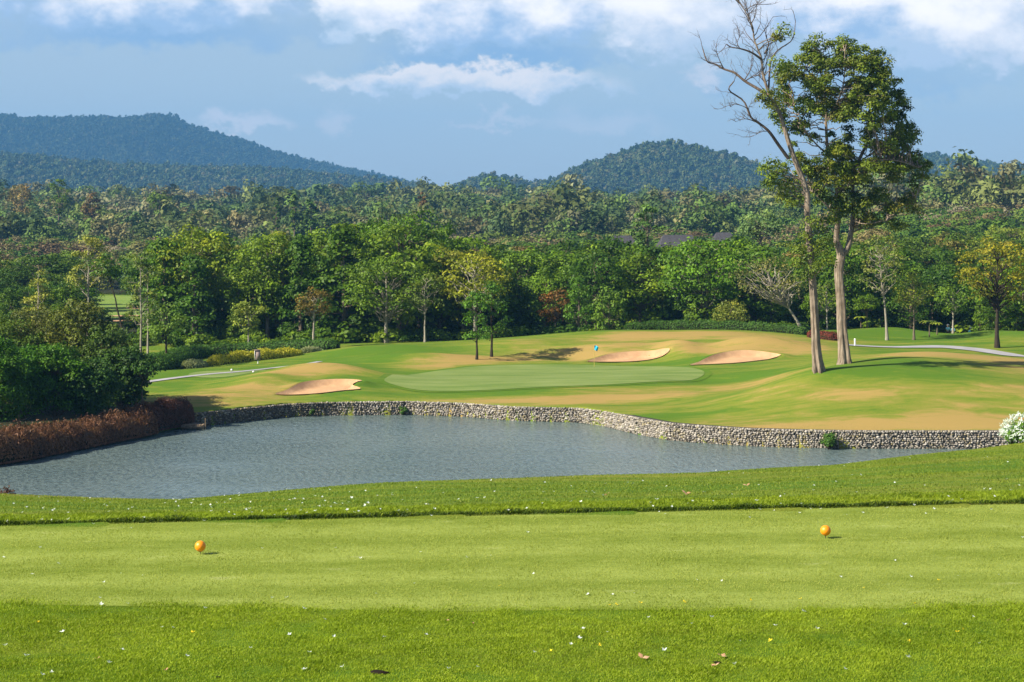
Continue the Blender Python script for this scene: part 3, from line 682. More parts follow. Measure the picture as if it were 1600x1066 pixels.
# ------------------------------------------------------------------ trees
TREES = []; MUTE = 1          # (object, base label, x px) to be told apart at the end
def tree_parts(H, W, base, rng, nc=26, lpc=60, leaf=.34, cr=.17, trunk_r=None, lean=(0, 0), shape='round', wob=.25, trunk_top=.8, limb=1.0, flat=.75, sparse=0):
    """trunk and crown geometry with the foot at the origin"""
    tg = Geo(); cg = Geo(); trunk_r = trunk_r or H*.016+.05
    nt = 8; t = np.linspace(0, 1, nt); th = H*trunk_top
    tp = np.c_[lean[0]*t**1.3, lean[1]*t**1.3, th*t]; tp[1:-1, :2] += rng.normal(0, wob*H*.012, (nt-2, 2))
    tr = trunk_r*(1-.75*t)+trunk_r*.5*np.exp(-t*14); tube(tg, tp, tr, 7)
    zc0 = H*base; hc = H-zc0; C = []
    tries = 0
    while len(C) < nc and tries < 4000:
        tries += 1
        p = rng.normal(size=3); p /= np.linalg.norm(p); rr = rng.uniform(.30, 1)**.5*.92
        if shape == 'cone': zz = rng.random()**1.25; wr = (1-zz*.86)*.5+.02; a = rng.uniform(0, 6.28); q = np.array([math.cos(a)*wr*W*rr, math.sin(a)*wr*W*rr, zc0+zz*hc*.95])
        elif shape == 'column': zz = rng.random(); wr = .5*math.sin(math.pi*min(.98, zz*.82+.16))**.6; a = rng.uniform(0, 6.28); q = np.array([math.cos(a)*wr*W*rr, math.sin(a)*wr*W*rr, zc0+zz*hc*.95])
        elif shape == 'flat': q = np.array([p[0]*rr*W*.5, p[1]*rr*W*.5, zc0+hc*(.5+.5*abs(p[2])*rr)])
        else: q = np.array([p[0]*rr*W*.45, p[1]*rr*W*.45, zc0+hc*(.5+.44*p[2]*rr)])
        if C and min(np.linalg.norm(q-c) for c in C) < W*cr*.50: continue
        C.append(q)
    C = np.array(C); topz = (C[:, 2]+W*cr*flat*.9).max(); C[:, 2] = zc0+(C[:, 2]-zc0)*(H-W*cr*flat*.9-zc0)/max(.1, (topz-W*cr*flat*.9-zc0))
    ax = lambda z: np.array([np.interp(z, tp[:, 2], tp[:, 0]), np.interp(z, tp[:, 2], tp[:, 1]), z])
    C[:, 0] += np.interp(C[:, 2], tp[:, 2], tp[:, 0]); C[:, 1] += np.interp(C[:, 2], tp[:, 2], tp[:, 1])
    for q in C:
        hz_ = math.hypot(q[0]-ax(q[2])[0], q[1]-ax(q[2])[1]); z0 = max(zc0*.92, min(th*.97, q[2]-hz_*rng.uniform(.55, 1.0)))
        a = ax(z0); r0 = trunk_r*.34*limb*(1-.5*z0/H); tube(tg, curve(a, q, .05*H*rng.uniform(-.3, 1), 6, .02*H, rng), np.linspace(r0, r0*.25, 6), 4, cap=False)
    R_ = W*cr*rng.uniform(.75, 1.25, len(C))
    clump_leaves(cg, C, R_, lpc, leaf, rng, flat)
    return tg, cg
def make_tree(name, x, ybase, ytop, wpx, Y, col, bark, label, cat='tree', rng=None, hide=False, **kw):
    rng = rng or np.random.default_rng(int(x*13+ytop*7+Y))
    X = PXX(x, Y); z = gz(X, Y); H = (ZC-(ytop-HY)*Y/F)-z; W = wpx*Y/F
    root = empty(name, (X, Y, z-.05)); tg, cg = tree_parts(H, W, kw.pop('base', .3), rng, **kw)
    t = tg.obj('trunk', bark, root, smooth=True); c = cg.obj('crown', M_leaf, root); c.color = tuple(col)+(1,)
    root['label'] = label; root['category'] = cat
    TREES.append([root, label, x]); return root

G_DK = (.050, .110, .007); G_MD = (.075, .145, .008); G_BR = (.110, .190, .010); G_YL = (.20, .235, .025); G_OL = (.13, .165, .04); G_BL = (.07, .15, .045); RUST = (.30, .115, .025); GOLD = (.30, .26, .02); PALE = (.16, .20, .055)
F_ = make_tree
BELT = 'trees of the belt behind the golf course'
F_('pale_tree', 60, 503, 420, 66, 258, (.21, .24, .05), M_bark_pale, 'small pale yellow-green tree with white trunk above the dark shrubs at far left', base=.15, nc=32, lpc=60, leaf=.30, cr=.15, shape='cone', trunk_top=.9)
F_('pale_tree', 138, 503, 366, 74, 254, (.20, .23, .05), M_bark_pale, 'tall slender pale tree with white trunk left of the fairway gap', base=.42, nc=34, lpc=56, leaf=.30, cr=.14, shape='column', trunk_top=.92, trunk_r=.16)
F_('leaning_tree', 193, 516, 392, 62, 250, G_DK, M_bark_dark, 'thin dark tree leaning across the gap where the far fairway shows', base=.62, nc=18, lpc=50, leaf=.36, cr=.2, lean=(-2.2, 0), trunk_r=.15)
F_('twin_stem_tree', 220, 562, 392, 62, 214, (.11, .16, .035), M_bark_pale, 'slim pale-stemmed tree standing tallest beside the flower bed at left', base=.34, nc=26, lpc=36, leaf=.30, cr=.14, shape='column', trunk_top=.95, trunk_r=.13)
F_('twin_stem_tree', 231, 560, 412, 48, 216, (.12, .16, .04), M_bark_pale, 'shorter pale-stemmed tree close right of the slim tall one', base=.45, nc=18, lpc=34, leaf=.30, cr=.15, shape='column', trunk_top=.95, trunk_r=.12)
F_('small_tree', 260, 568, 470, 72, 205, (.085, .15, .022), M_bark_dark, 'small green tree with black trunk at the left end of the hedge', base=.32, nc=22, lpc=50, leaf=.3, cr=.18, trunk_r=.15)
F_('small_tree', 388, 550, 468, 62, 226, (.14, .19, .03), M_bark_pale, 'small light olive tree behind the long dark hedge', base=.28, nc=22, lpc=52, leaf=.3, cr=.18, trunk_r=.12)
F_('rust_leaved_tree', 490, 548, 446, 62, 228, (.125, .098, .020), M_bark_pale, 'small tree with orange-brown crown at the right end of the hedge', base=.42, nc=24, lpc=46, leaf=.3, cr=.17, trunk_r=.16, limb=1.3)
F_('broadleaf_tree', 604, 545, 398, 165, 236, (.080, .145, .010), M_bark_pale, 'light green tree with bare twin pale stems below the tall dome of green', base=.26, nc=80, lpc=64, leaf=.36, cr=.12, flat=.55, trunk_r=.24, limb=.5)
F_('broadleaf_tree', 664, 543, 425, 90, 233, (.085, .130, .022), M_bark_pale, 'thin grey-green tree with forked pale stems left of the yellow-green tree', base=.4, nc=26, lpc=38, leaf=.3, cr=.14, trunk_r=.12, limb=1.5)
F_('broadleaf_tree', 634, 545, 323, 220, 256, (.062, .128, .008), M_bark, 'tallest broad dome-shaped dark green tree of the belt', base=.25, nc=90, lpc=75, leaf=.42, cr=.12, flat=.55, shape='round')
F_('broadleaf_tree', 520, 545, 352, 150, 252, (.095, .160, .010), M_bark, 'tall light green tree at the left shoulder of the highest dome', base=.22, nc=64, lpc=70, leaf=.42, cr=.13, flat=.6)
F_('broadleaf_tree', 300, 555, 346, 150, 248, (.140, .200, .012), M_bark, 'large yellowish green tree standing highest in the left half of the belt', base=.2, nc=70, lpc=70, leaf=.42, cr=.13)
F_('broadleaf_tree', 418, 550, 360, 140, 246, (.100, .165, .010), M_bark, 'broad mid green tree between the large yellowish tree and the dome', base=.2, nc=64, lpc=70, leaf=.42, cr=.13)
F_('slender_tree', 745, 563, 452, 58, 204, (.060, .15, .012), M_bark_dark, 'slender green tree with thin dark trunk on the mound, left of its partner', base=.3, nc=22, lpc=52, leaf=.28, cr=.19, shape='column', trunk_r=.12)
F_('slender_tree', 768, 556, 436, 56, 207, (.050, .125, .012), M_bark_dark, 'slender dark green tree on the mound, right of its partner', base=.24, nc=26, lpc=56, leaf=.28, cr=.18, shape='column', trunk_r=.13)
F_('yellow_green_tree', 742, 535, 394, 128, 236, (.195, .225, .018), M_bark_pale, 'bright yellow-green tree with layered crown in the middle of the belt', base=.26, nc=52, lpc=60, leaf=.34, cr=.15, shape='round', flat=.45, limb=1.4)
F_('rust_leaved_tree', 868, 525, 450, 62, 240, (.115, .062, .016), M_bark, 'low rust-red tree in the dark gap left of the conical green trees', base=.25, nc=22, lpc=50, leaf=.32, cr=.18)
F_('conical_tree', 905, 525, 432, 46, 238, (.066, .15, .014), M_bark, 'dense conical mid green tree, left of the pair', base=.05, nc=34, lpc=60, leaf=.3, cr=.22, shape='column')
F_('conical_tree', 951, 522, 445, 50, 236, (.105, .19, .022), M_bark, 'dense conical light green tree, right of the pair', base=.05, nc=34, lpc=60, leaf=.3, cr=.22, shape='column')
F_('bluish_tree', 1012, 470, 318, 66, 300, (.085, .165, .045), M_bark, 'tall bluish green tree rising above the belt beside the grey roofs', base=.35, nc=36, lpc=60, leaf=.45, cr=.15, shape='column')
F_('white_forked_tree', 1105, 505, 372, 175, 242, (.075, .165, .010), M_bark_pale, 'wide bright green tree with a forked white trunk behind the long hedge', base=.28, nc=70, lpc=72, leaf=.4, cr=.12, flat=.5, trunk_r=.22, limb=1.3)
F_('bare_branched_tree', 1252, 528, 398, 150, 234, (.14, .15, .06), M_bark_pale, 'pale leaning tree with mostly bare spreading branches beside the tall trunks', base=.32, nc=60, lpc=26, leaf=.26, cr=.11, lean=(-3.6, 0), trunk_r=.20, limb=1.5, trunk_top=.6)
F_('small_tree', 1292, 522, 440, 60, 236, (.12, .17, .03), M_bark_pale, 'thin sparse green tree between the two tall trunks', base=.4, nc=16, lpc=26, leaf=.28, cr=.18, trunk_r=.1, limb=1.5)
F_('slim_tree', 1386, 533, 366, 96, 223, (.125, .16, .045), M_bark_pale, 'tall slim grey-green tree leaning slightly right of the tall pair', base=.36, nc=36, lpc=34, leaf=.28, cr=.13, trunk_r=.16, lean=(-.9, 0), limb=1.3, flat=.5)
F_('slim_tree', 1428, 532, 424, 76, 224, (.13, .165, .020), M_bark, 'small yellow-green tree on the mound left of the golfers', base=.35, nc=24, lpc=42, leaf=.28, cr=.16, trunk_r=.13)
F_('slim_tree', 1489, 520, 440, 74, 238, (.085, .155, .018), M_bark_pale, 'small green tree with forked pale trunk directly behind the golfers', base=.3, nc=24, lpc=46, leaf=.3, cr=.17, trunk_r=.13)
F_('golden_tree', 1558, 545, 368, 150, 212, (.165, .170, .014), M_bark_dark, 'golden green tree with black lower trunk at the right edge', base=.34, nc=60, lpc=48, leaf=.30, cr=.11, trunk_r=.24, limb=1.3, flat=.5)
F_('small_tree', 1640, 535, 400, 100, 226, (.10, .16, .02), M_bark, 'green tree cut off by the right edge behind the golden tree', base=.2, nc=30, lpc=50, leaf=.32, cr=.15)
F_('pale_bush_tree', 1142, 512, 468, 64, 235, (.13, .165, .035), M_bark, 'low rounded pale olive tree behind the long hedge', base=.02, nc=30, lpc=60, leaf=.26, cr=.2)
F_('grey_green_tree', 1188, 470, 325, 70, 330, (.12, .20, .085), M_bark, 'silvery green tree standing high just left of the leaning tall trunk', base=.5, nc=26, lpc=60, leaf=.45, cr=.17, shape='flat')
F_('bare_branched_tree', 1000, 505, 385, 110, 262, (.13, .12, .06), M_bark, 'brown nearly leafless tree in the dark gap below the grey roofs', base=.45, nc=30, lpc=8, leaf=.28, cr=.13, limb=2.0, shape='flat')

# prototypes of the crowd of belt trees, copied below
rp = np.random.default_rng(303); PROTO = []
for k in range(9):
    H = 12.0; W = rp.uniform(8.0, 10.5); sh = ['round', 'round', 'flat', 'round', 'column', 'round', 'round', 'cone', 'round'][k]
    tg, cg = tree_parts(H, W*(.62 if sh in ('column', 'cone') else 1), .05 if sh != 'flat' else .22, rp, nc=64, lpc=66, leaf=.44, cr=.14 if sh not in ('column', 'cone') else .2, shape=sh, flat=rp.uniform(.5, .8))
    PROTO.append((tg.mesh('trunk', M_bark, True), cg.mesh('crown', M_leaf), W, sh))
tones = [((.036, .085, .006), 'very dark green'), ((.056, .118, .008), 'dark green'), ((.080, .150, .009), 'mid green'), ((.115, .190, .012), 'fresh light green'), ((.155, .180, .022), 'olive green'), ((.200, .215, .022), 'yellowish green')]
shn = {'round': 'rounded', 'flat': 'flat-topped', 'column': 'narrow', 'cone': 'pointed'}
LM = [(-200, 62, 'above the left shrub bank'), (62, 140, 'between the white-trunked pale trees'), (140, 215, 'by the fairway gap'), (215, 290, 'behind the pale twin stems'), (290, 360, 'under the large yellowish tree'), (360, 440, 'behind the wooden sign'), (440, 520, 'behind the orange-brown tree'),
      (520, 600, 'left of the tall dome'), (600, 690, 'around the tall dome'), (690, 790, 'behind the yellow-green tree'), (790, 885, 'behind the rust-red tree'), (885, 975, 'behind the conical pair'), (975, 1060, 'below the grey roofs'), (1060, 1160, 'behind the forked white trunk'),
      (1160, 1262, 'behind the bare leaning tree'), (1262, 1340, 'between the tall trunks'), (1340, 1450, 'right of the tall pair'), (1450, 1530, 'behind the golfers'), (1530, 1900, 'at the right edge')]
def lm(x): return next(s for a, b, s in LM if a <= x < b)
def place(x, Y, H, ti, k, name, label, group, cat='tree', wf=1.0):
    X = PXX(x, Y); z = gz(X, Y); tm, cm, W, sh = PROTO[k]
    root = empty(name, (X, Y, z-.1), rp.uniform(0, 6.28), (H/12*wf, H/12*wf, H/12))
    a = bpy.data.objects.new('trunk', tm); b = bpy.data.objects.new('crown', cm)
    for o in (a, b): COL.objects.link(o); o.parent = root
    c = np.array(ti)*rp.uniform(.85, 1.18); b.color = (float(c[0]), float(c[1]), float(c[2]), 1)
    root['group'] = group; root['category'] = cat; root['label'] = label; TREES.append([root, label, x]); return root
skyl = [(-60, 440), (60, 432), (115, 425), (150, 430), (180, 395), (215, 388), (250, 362), (300, 355), (360, 372), (420, 366), (470, 352), (520, 350), (570, 338), (640, 340), (690, 350), (730, 362), (790, 378), (850, 372), (900, 368), (950, 372), (985, 384), (1030, 392), (1080, 380), (1160, 372), (1230, 375), (1300, 372), (1360, 378), (1420, 390), (1480, 396), (1540, 385), (1600, 375), (1700, 375)]
cnt = 0
for row, (Y0, step, rowname) in enumerate([(246, 35, 'front row'), (262, 34, 'middle row'), (280, 38, 'back row')]):
    x = -50+row*13
    while x < 1680:
        Y = Y0+rp.uniform(-6, 6); xx = x+rp.uniform(-9, 9); x += step
        if in_gap(xx, Y) or (120 < xx < 232 and row < 3): continue
        top = np.interp(xx, [q[0] for q in skyl], [q[1] for q in skyl])+rp.uniform(-6, 34 if row else 70)+(2-row)*6
        
        if 940 < xx < 1170 and row: top = np.interp(xx, [q[0] for q in skyl], [q[1] for q in skyl])-rp.uniform(0, 9)
        z = gz(PXX(xx, Y), Y); H = ZC-(top-HY)*Y/F-z; ti = int(np.clip(rp.normal(1.9, 1.3), 0, 5)); k = int(rp.integers(0, 9))
        if row == 0 and rp.random() < .25: k = [4, 7][rp.integers(0, 2)]
        place(xx, Y, H, tones[ti][0], k, 'broadleaf_tree', f'{tones[ti][1]} {shn[PROTO[k][3]]} belt tree, {rowname}, {lm(xx)}', BELT, wf=rp.uniform(.9, 1.25)); cnt += 1
# the low dark wood at far left
for x, Y, top in [(-30, 300, 425), (8, 290, 436), (30, 272, 452), (90, 275, 446), (112, 285, 440), (70, 305, 436), (-10, 262, 470), (105, 262, 470), (30, 262, 475), (130, 300, 446), (85, 258, 478), (160, 262, 480), (200, 262, 488)]:
    z = gz(PXX(x, Y), Y); place(x, Y, ZC-(top-HY)*Y/F-z, tones[[0, 1, 1, 2][int(x) % 4]][0], int(rp.integers(0, 4)), 'broadleaf_tree', f'{tones[[0, 1, 1, 2][int(x) % 4]][1]} low tree in the wood left of the gap', 'low trees left of the fairway gap', wf=1.5)
# mid distance woods: individual trees
nmid = 0; um, Ym = scatter(300, 620, 1/78., rp, 40); order = np.argsort(Ym); zone = [(300, 380, 'just beyond the belt'), (380, 470, 'in the nearer woods'), (470, 700, 'in the farther woods')]
tn2 = [((.045, .095, .010), 'dark green'), ((.075, .135, .014), 'mid green'), ((.115, .16, .022), 'light green'), ((.15, .145, .04), 'olive'), ((.17, .135, .06), 'brownish'), ((.19, .165, .10), 'greyish bare'), ((.115, .080, .035), 'reddish brown')]
mids = []; rest = []
for i in order:
    x, Y = um[i], Ym[i]
    if in_gap(x, Y): continue
    if 955 < x < 1165 and 318 < Y < 352: continue
    H = rp.uniform(7.5, 11.5)
    if 950 < x < 1170 and Y < 330: H = min(H, 8.0)
    z = gz(PXX(x, Y), Y); top = HY+(ZC-z-H)*F/Y; sk = np.interp(x, [q[0] for q in skyl], [q[1] for q in skyl])
    if Y < 380 and top > sk+45: continue
    pat = float(pn(x/160, Y/140)); pr = .15 if Y < 420 else np.clip(.30+.25*pat, .08, .55)
    ti = int(rp.choice([3, 4, 5, 3, 4, 6], 1)[0]) if rp.random() < pr else int(rp.integers(0, 3))
    (mids if len(mids) < 168 else rest).append((x, Y, H, ti, z))
for x, Y, H, ti, z in mids:
    zn = next(s for a, b, s in zone if a <= Y < b); place(x, Y, H, tn2[ti][0], int(rp.integers(0, 9)), 'forest_tree', f'{tn2[ti][1]} treetop {zn}, {lm(x)}', 'treetops of the woods beyond the belt', wf=rp.uniform(1.15, 1.5))
RP = [crown_proto(rp, 420, 11, .17) for _ in range(5)]
rr_ = np.array([(PXX(x, Y), Y, z+H*.1, H*.52, .85) for x, Y, H, ti, z in rest]); hh_ = np.array([tn2[ti][0] for *_, ti, z in rest])
merged_forest('far_woods', rr_, RP, hh_, rp, 'rolling green and brown woods half way between the belt and the hills')
# single tall trees standing out of the woods skyline
for x, yt, Y, wpx, ti, nm in [(92, 278, 700, 36, 1, 'twin-domed green tree standing tallest on the woods skyline at left'), (35, 284, 760, 44, 4, 'brown tree on the woods skyline at far left'), (145, 300, 680, 34, 6, 'reddish brown tree right of the tall green one on the skyline'), (250, 298, 720, 40, 1, 'green spreading tree on the skyline above the large yellowish tree'), (432, 309, 620, 12, 0, 'small dark round-topped tree on the skyline, left of the three'), (460, 303, 620, 18, 1, 'dark feathery tree on the skyline, middle of the three'), (486, 311, 600, 26, 0, 'dark palm-like tree on the skyline, right of the three'), (660, 300, 640, 16, 6, 'small reddish tree on the skyline behind the tall dome')]:
    F_('skyline_tree', x, 330, yt, wpx, Y, tn2[ti][0], M_bark, nm, base=.35, nc=24, lpc=40, leaf=.8, cr=.2)

# ------------------------------------------------------------------ the two tall trees
def px_path(pts, Y, dy=None):
    out = [];
    for i, p in enumerate(pts):
        yy = Y+(p[2] if len(p) > 2 else 0); out.append(P(p[0], p[1], yy))
    return np.array(out)
def densify(p, n):
    t = np.linspace(0, len(p)-1, n); i = np.clip(t.astype(int), 0, len(p)-2); f = (t-i)[:, None]
    pp = np.vstack([p[0]*2-p[1], p, p[-1]*2-p[-2]]); a, b, c, d = pp[i], pp[i+1], pp[i+2], pp[i+3]
    return .5*((2*b)+(-a+c)*f+(2*a-5*b+4*c-d)*f**2+(-a+3*b-3*c+d)*f**3)
def fluted(g, pts, rad, seed, n=36, amp=.42):
    """trunk with buttressed foot"""
    rng = np.random.default_rng(seed); d = np.gradient(pts, axis=0); d /= np.linalg.norm(d, axis=1)[:, None]
    a = np.cross(d, [0, 1., 0]); a /= np.linalg.norm(a, axis=1)[:, None]; b = np.cross(d, a); th = np.arange(n)*2*math.pi/n; ph = rng.uniform(0, 6.28, 3)
    z = pts[:, 2]-pts[0, 2]; k = np.exp(-z/3.6)*.85+.12
    fl = np.cos(th*5+ph[0])[None]*.55+np.cos(th*8+ph[1])[None]*.35; rr = rad[:, None]*(1+k[:, None]*amp*fl+.05*np.sin(th*3+ph[2]+z[:, None]*.5))
    v = pts[:, None]+rr[..., None]*(np.cos(th)[None, :, None]*a[:, None]+np.sin(th)[None, :, None]*b[:, None]); m = len(pts); i = np.arange(m-1)[:, None]*n; j = np.arange(n)[None]; j2 = (j+1) % n
    g.add(v.reshape(-1, 3), np.stack([i+j, i+j2, i+n+j2, i+n+j], -1).reshape(-1, 4)); g.add(v[-1], np.arange(n)[None])
def twigs(g, start, direc, length, r, depth, rng, up=.25):
    n = 5; pts = [np.array(start)]; d = np.array(direc, float); d /= np.linalg.norm(d)
    for _ in range(n-1):
        d = d+rng.normal(0, .22, 3)+np.array([0, 0, up*.25]); d /= np.linalg.norm(d); pts.append(pts[-1]+d*length/(n-1))
    pts = np.array(pts); tube(g, pts, np.linspace(r, r*.35, n), 4 if r < .05 else 5, cap=False)
    if depth > 0:
        for q in range(rng.integers(2, 5)):
            i = rng.integers(1, n); dd = d+rng.normal(0, .75, 3); twigs(g, pts[i], dd, length*rng.uniform(.45, .75), r*.5, depth-1, rng, up)
pxm = 168/F
M_dead = bark_mat('dead_wood', (.06, .042, .032), (.22, .165, .125), 3)
def build_left():
    rng = np.random.default_rng(9); Y = 165.0; b = P(1279, 582, Y); g = Geo(); db = Geo()
    tr = px_path([(1279,583),(1275,545),(1273,500),(1268,420),(1262,340),(1260,298),(1243,253),(1232,222),(1218,177),(1204,152),(1192.6,118),(1190,93),(1178.5,62),(1176,42),(1164,17),(1150,-3)], Y); tr = densify(tr, 60)
    z = tr[:, 2]-tr[0, 2]; rad = np.interp(z, [0, 1, 3, 8, 15, 20, 24, 28, 32], [.50, .39, .33, .29, .25, .18, .11, .06, .03])
    fluted(g, tr-b, rad, 1)
    br = [([(1232,248,0),(1216,226,-.5),(1201,205,-1),(1185,192,-1.2),(1173,183,-1.5),(1162,158,-1.2),(1139,141,-1.6),(1147,127,-2)], .15), ([(1204,152,0),(1186,140,.6),(1164,127,1),(1148,114,1.2),(1131,108,1.6),(1117,100,2),(1105,96,2),(1098,76,2.4)], .15),
          ([(1131,108,1.6),(1126,98,1.4),(1122,88,1.2)], .06), ([(1190,93,0),(1174,82,-.6),(1156,76,-1),(1143,74,-1),(1135,69,-1.2)], .10), ([(1156,76,-1),(1152,68,-1),(1155,58,-1)], .05),
          ([(1195,84,0),(1201,70,.4),(1198,60,.6),(1196,52,.8)], .07), ([(1201,140,0),(1204,98,1),(1215,79,1.6),(1238,62,2.2),(1243,34,2.4)], .09), ([(1173,183,-1.5),(1168,170,-1.8),(1150,163,-2.2),(1135,166,-2.5)], .05),
          ([(1162,127,1),(1172,110,1.3),(1174,95,1.4)], .05), ([(1201,205,-1),(1190,206,-1.5),(1178,212,-2)], .04), ([(1185,192,-1.2),(1165,186,-1.6),(1150,190,-2)], .04), ([(1164,127,1),(1178,118,1),(1187,112,1)], .06)]
    for p, r in br:
        q = densify(px_path(p, Y), len(p)*3)-b; tube(db, q, np.linspace(r, r*.3, len(q)), 6)
        for t in np.linspace(.35, 1, 4): i = int(t*(len(q)-1)); twigs(db, q[i], q[i]-q[max(i-2, 0)]+rng.normal(0, .15, 3), rng.uniform(.7, 1.5), .03, 2, rng)
    for i in np.linspace(34, 59, 26).astype(int):
        s = rng.choice([-1, 1]); twigs(db, tr[i]-b, np.array([s*rng.uniform(.5, 1.2), rng.normal(0, .5), rng.uniform(.5, 1.3)]), rng.uniform(1.2, 2.6), .045, 2, rng, .6)
    root = empty('tall_tree', b); trk = g.obj('trunk', M_bark_hero, root, smooth=True)
    tag(db.obj('dead_branches', M_dead, trk, smooth=True), kind='stuff')
    cl = [(1268,350),(1280,362),(1258,372),(1272,385),(1290,380),(1284,402),(1262,400),(1275,420),(1290,345),(1294,410),(1262,432),(1246,392),(1250,412),
          (1200,148),(1190,155),(1204,163),(1212,150),(1196,268),(1206,280),(1218,272),(1228,285),(1212,292),(1232,300),(1240,290),(1222,262),(1205,258),(1198,288),(1224,310),(1236,320),(1216,99),(1222,108),(1214,60),(1224,50),(1246,312)]
    C = np.array([P(x, y, Y+rng.uniform(-1.6, 1.6)) for x, y in cl])-b
    wood = Geo()
    cg = Geo(); clump_leaves(cg, C, rng.uniform(.6, 1.0, len(C)), 170, .23, rng, .85); cg.obj('crown', M_hero, root)
    for q in C:
        i = np.argmin(np.abs((tr-b)[:, 2]-(q[2]-1.0))); tube(wood, curve((tr-b)[i], q, .1, 5, .1, rng), np.linspace(.05, .015, 5), 4, cap=False)
    tag(wood.obj('twigs', M_bark_hero, trk, smooth=True), kind='stuff')
    tag(root, 'left of the two tall trees, leaning, with bare dead branches at its top', 'tree', 'pair of tall trees on the right mound')
def build_right():
    rng = np.random.default_rng(19); Y = 170.0; b = P(1321, 573, Y); g = Geo()
    tr = densify(px_path([(1321,575),(1319,545),(1316,510),(1314.5,471),(1311,424),(1314.5,398),(1307,375),(1310,337),(1308,296),(1299,262),(1294,242),(1291,200),(1290,158),(1283,118),(1280,90)], Y), 60)
    z = tr[:, 2]-tr[0, 2]; rad = np.interp(z, [0, .8, 2.5, 6, 9.5, 11, 15, 20, 27], [.66, .50, .42, .37, .37, .24, .18, .12, .04]); fluted(g, tr-b, rad, 2, amp=.46)
    br = [([(1315,400,0),(1325,386,.3),(1332,350,1),(1334,325,1.4),(1332,300,1.6),(1335,267,2),(1357,217,2.4),(1358,183,2.4),(1361,141,2),(1364,98,1.6)], .27), ([(1308,296,0),(1325,290,-1),(1345,262,-2),(1375,250,-2.6),(1405,252,-3),(1436,262,-3)], .13),
          ([(1294,242,0),(1275,225,-1),(1255,200,-1.6),(1240,165,-2)], .09), ([(1291,190,0),(1306,165,-1),(1318,130,-1.6),(1320,80,-2)], .10), ([(1290,150,0),(1270,125,1),(1258,100,1.2)], .07),
          ([(1357,205,2.4),(1380,185,3),(1405,160,3)], .08), ([(1340,255,2),(1370,235,3),(1410,215,3.6)], .08), ([(1332,330,1),(1360,320,0),(1400,322,-1),(1430,318,-1.5)], .09), ([(1361,141,2),(1380,120,1),(1392,108,1)], .05), ([(1310,340,0),(1290,320,-1),(1270,300,-1)], .07), ([(1299,262,0),(1285,268,1),(1258,285,2)], .06), ([(1334,345,0),(1352,350,-1.5),(1385,345,-2)], .06)]
    allp = [tr-b]
    for p, r in br:
        q = densify(px_path(p, Y), len(p)*4)-b; tube(g, q, np.linspace(r, r*.25, len(q)), 7); allp.append(q)
    root = empty('tall_tree', b); trk = g.obj('trunk', M_bark_hero, root, smooth=True); allp = np.concatenate(allp)
    poly = np.array([(1252,76),(1258,66),(1272,50),(1282,52),(1290,66),(1305,62),(1312,48),(1325,46),(1332,62),(1345,70),(1378,80),(1388,92),(1396,112),(1408,128),(1420,152),(1424,175),(1436,205),(1430,232),(1442,250),(1456,254),(1450,282),(1430,290),(1444,312),(1430,345),(1405,362),(1375,352),(1362,368),(1340,360),(1325,330),(1310,360),(1296,345),(1298,310),(1285,330),(1268,318),(1262,300),(1248,285),(1236,262),(1232,215),(1210,192),(1196,165),(1214,140),(1208,112),(1222,95),(1240,88)], float)
    holes = [(1294,212,13),(1306,206,11),(1248,142,9),(1346,240,9),(1338,226,7),(1272,236,9),(1352,170,6),(1322,118,5),(1270,190,7),(1398,300,12),(1350,298,9),(1375,285,7),(1300,300,8),(1306,128,6),(1238,180,7),(1385,205,6),(1250,222,7),(1415,278,6),(1372,330,8),(1410,340,7),(1334,190,6),(1262,110,6),(1296,84,6)]
    cl = []; tries = 0
    while len(cl) < 520 and tries < 60000:
        tries += 1; x = rng.uniform(1190, 1460); y = rng.uniform(45, 370)
        s = float(sdist(np.array([x]), np.array([y]), poly)[0])
        if s < 4: continue
        if any((x-a)**2+(y-c)**2 < (r+7)**2 for a, c, r in holes) and rng.random() > .02: continue
        wd = min(s*pxm*1.6, 5.2); dy = rng.uniform(-1, 1)*wd
        if cl and min((x-a)**2+(y-c)**2+((dy-e)/pxm)**2*.35 for a, c, e in cl) < 9.0**2: continue
        cl.append((x, y, dy))
    # tufts along the outline give the ragged edge
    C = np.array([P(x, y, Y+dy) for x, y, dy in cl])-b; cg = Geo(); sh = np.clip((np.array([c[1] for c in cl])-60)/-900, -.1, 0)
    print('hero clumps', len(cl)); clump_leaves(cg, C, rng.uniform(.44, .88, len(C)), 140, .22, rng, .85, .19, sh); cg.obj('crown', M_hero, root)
    wood = Geo()
    for q in C:
        d = allp-q; dist = np.linalg.norm(d*np.array([1, 1, 1.0]), axis=1)+np.where(allp[:, 2] > q[2]-.1, 2.5, 0); i = np.argmin(dist)
        tube(wood, curve(allp[i], q, .15, 6, .12, rng), np.linspace(.055, .014, 6), 4, cap=False)
    tag(wood.obj('twigs', M_bark_hero, trk, smooth=True), kind='stuff')
    tag(root, 'right of the two tall trees, upright with a full dark green crown', 'tree', 'pair of tall trees on the right mound')
build_left(); build_right()

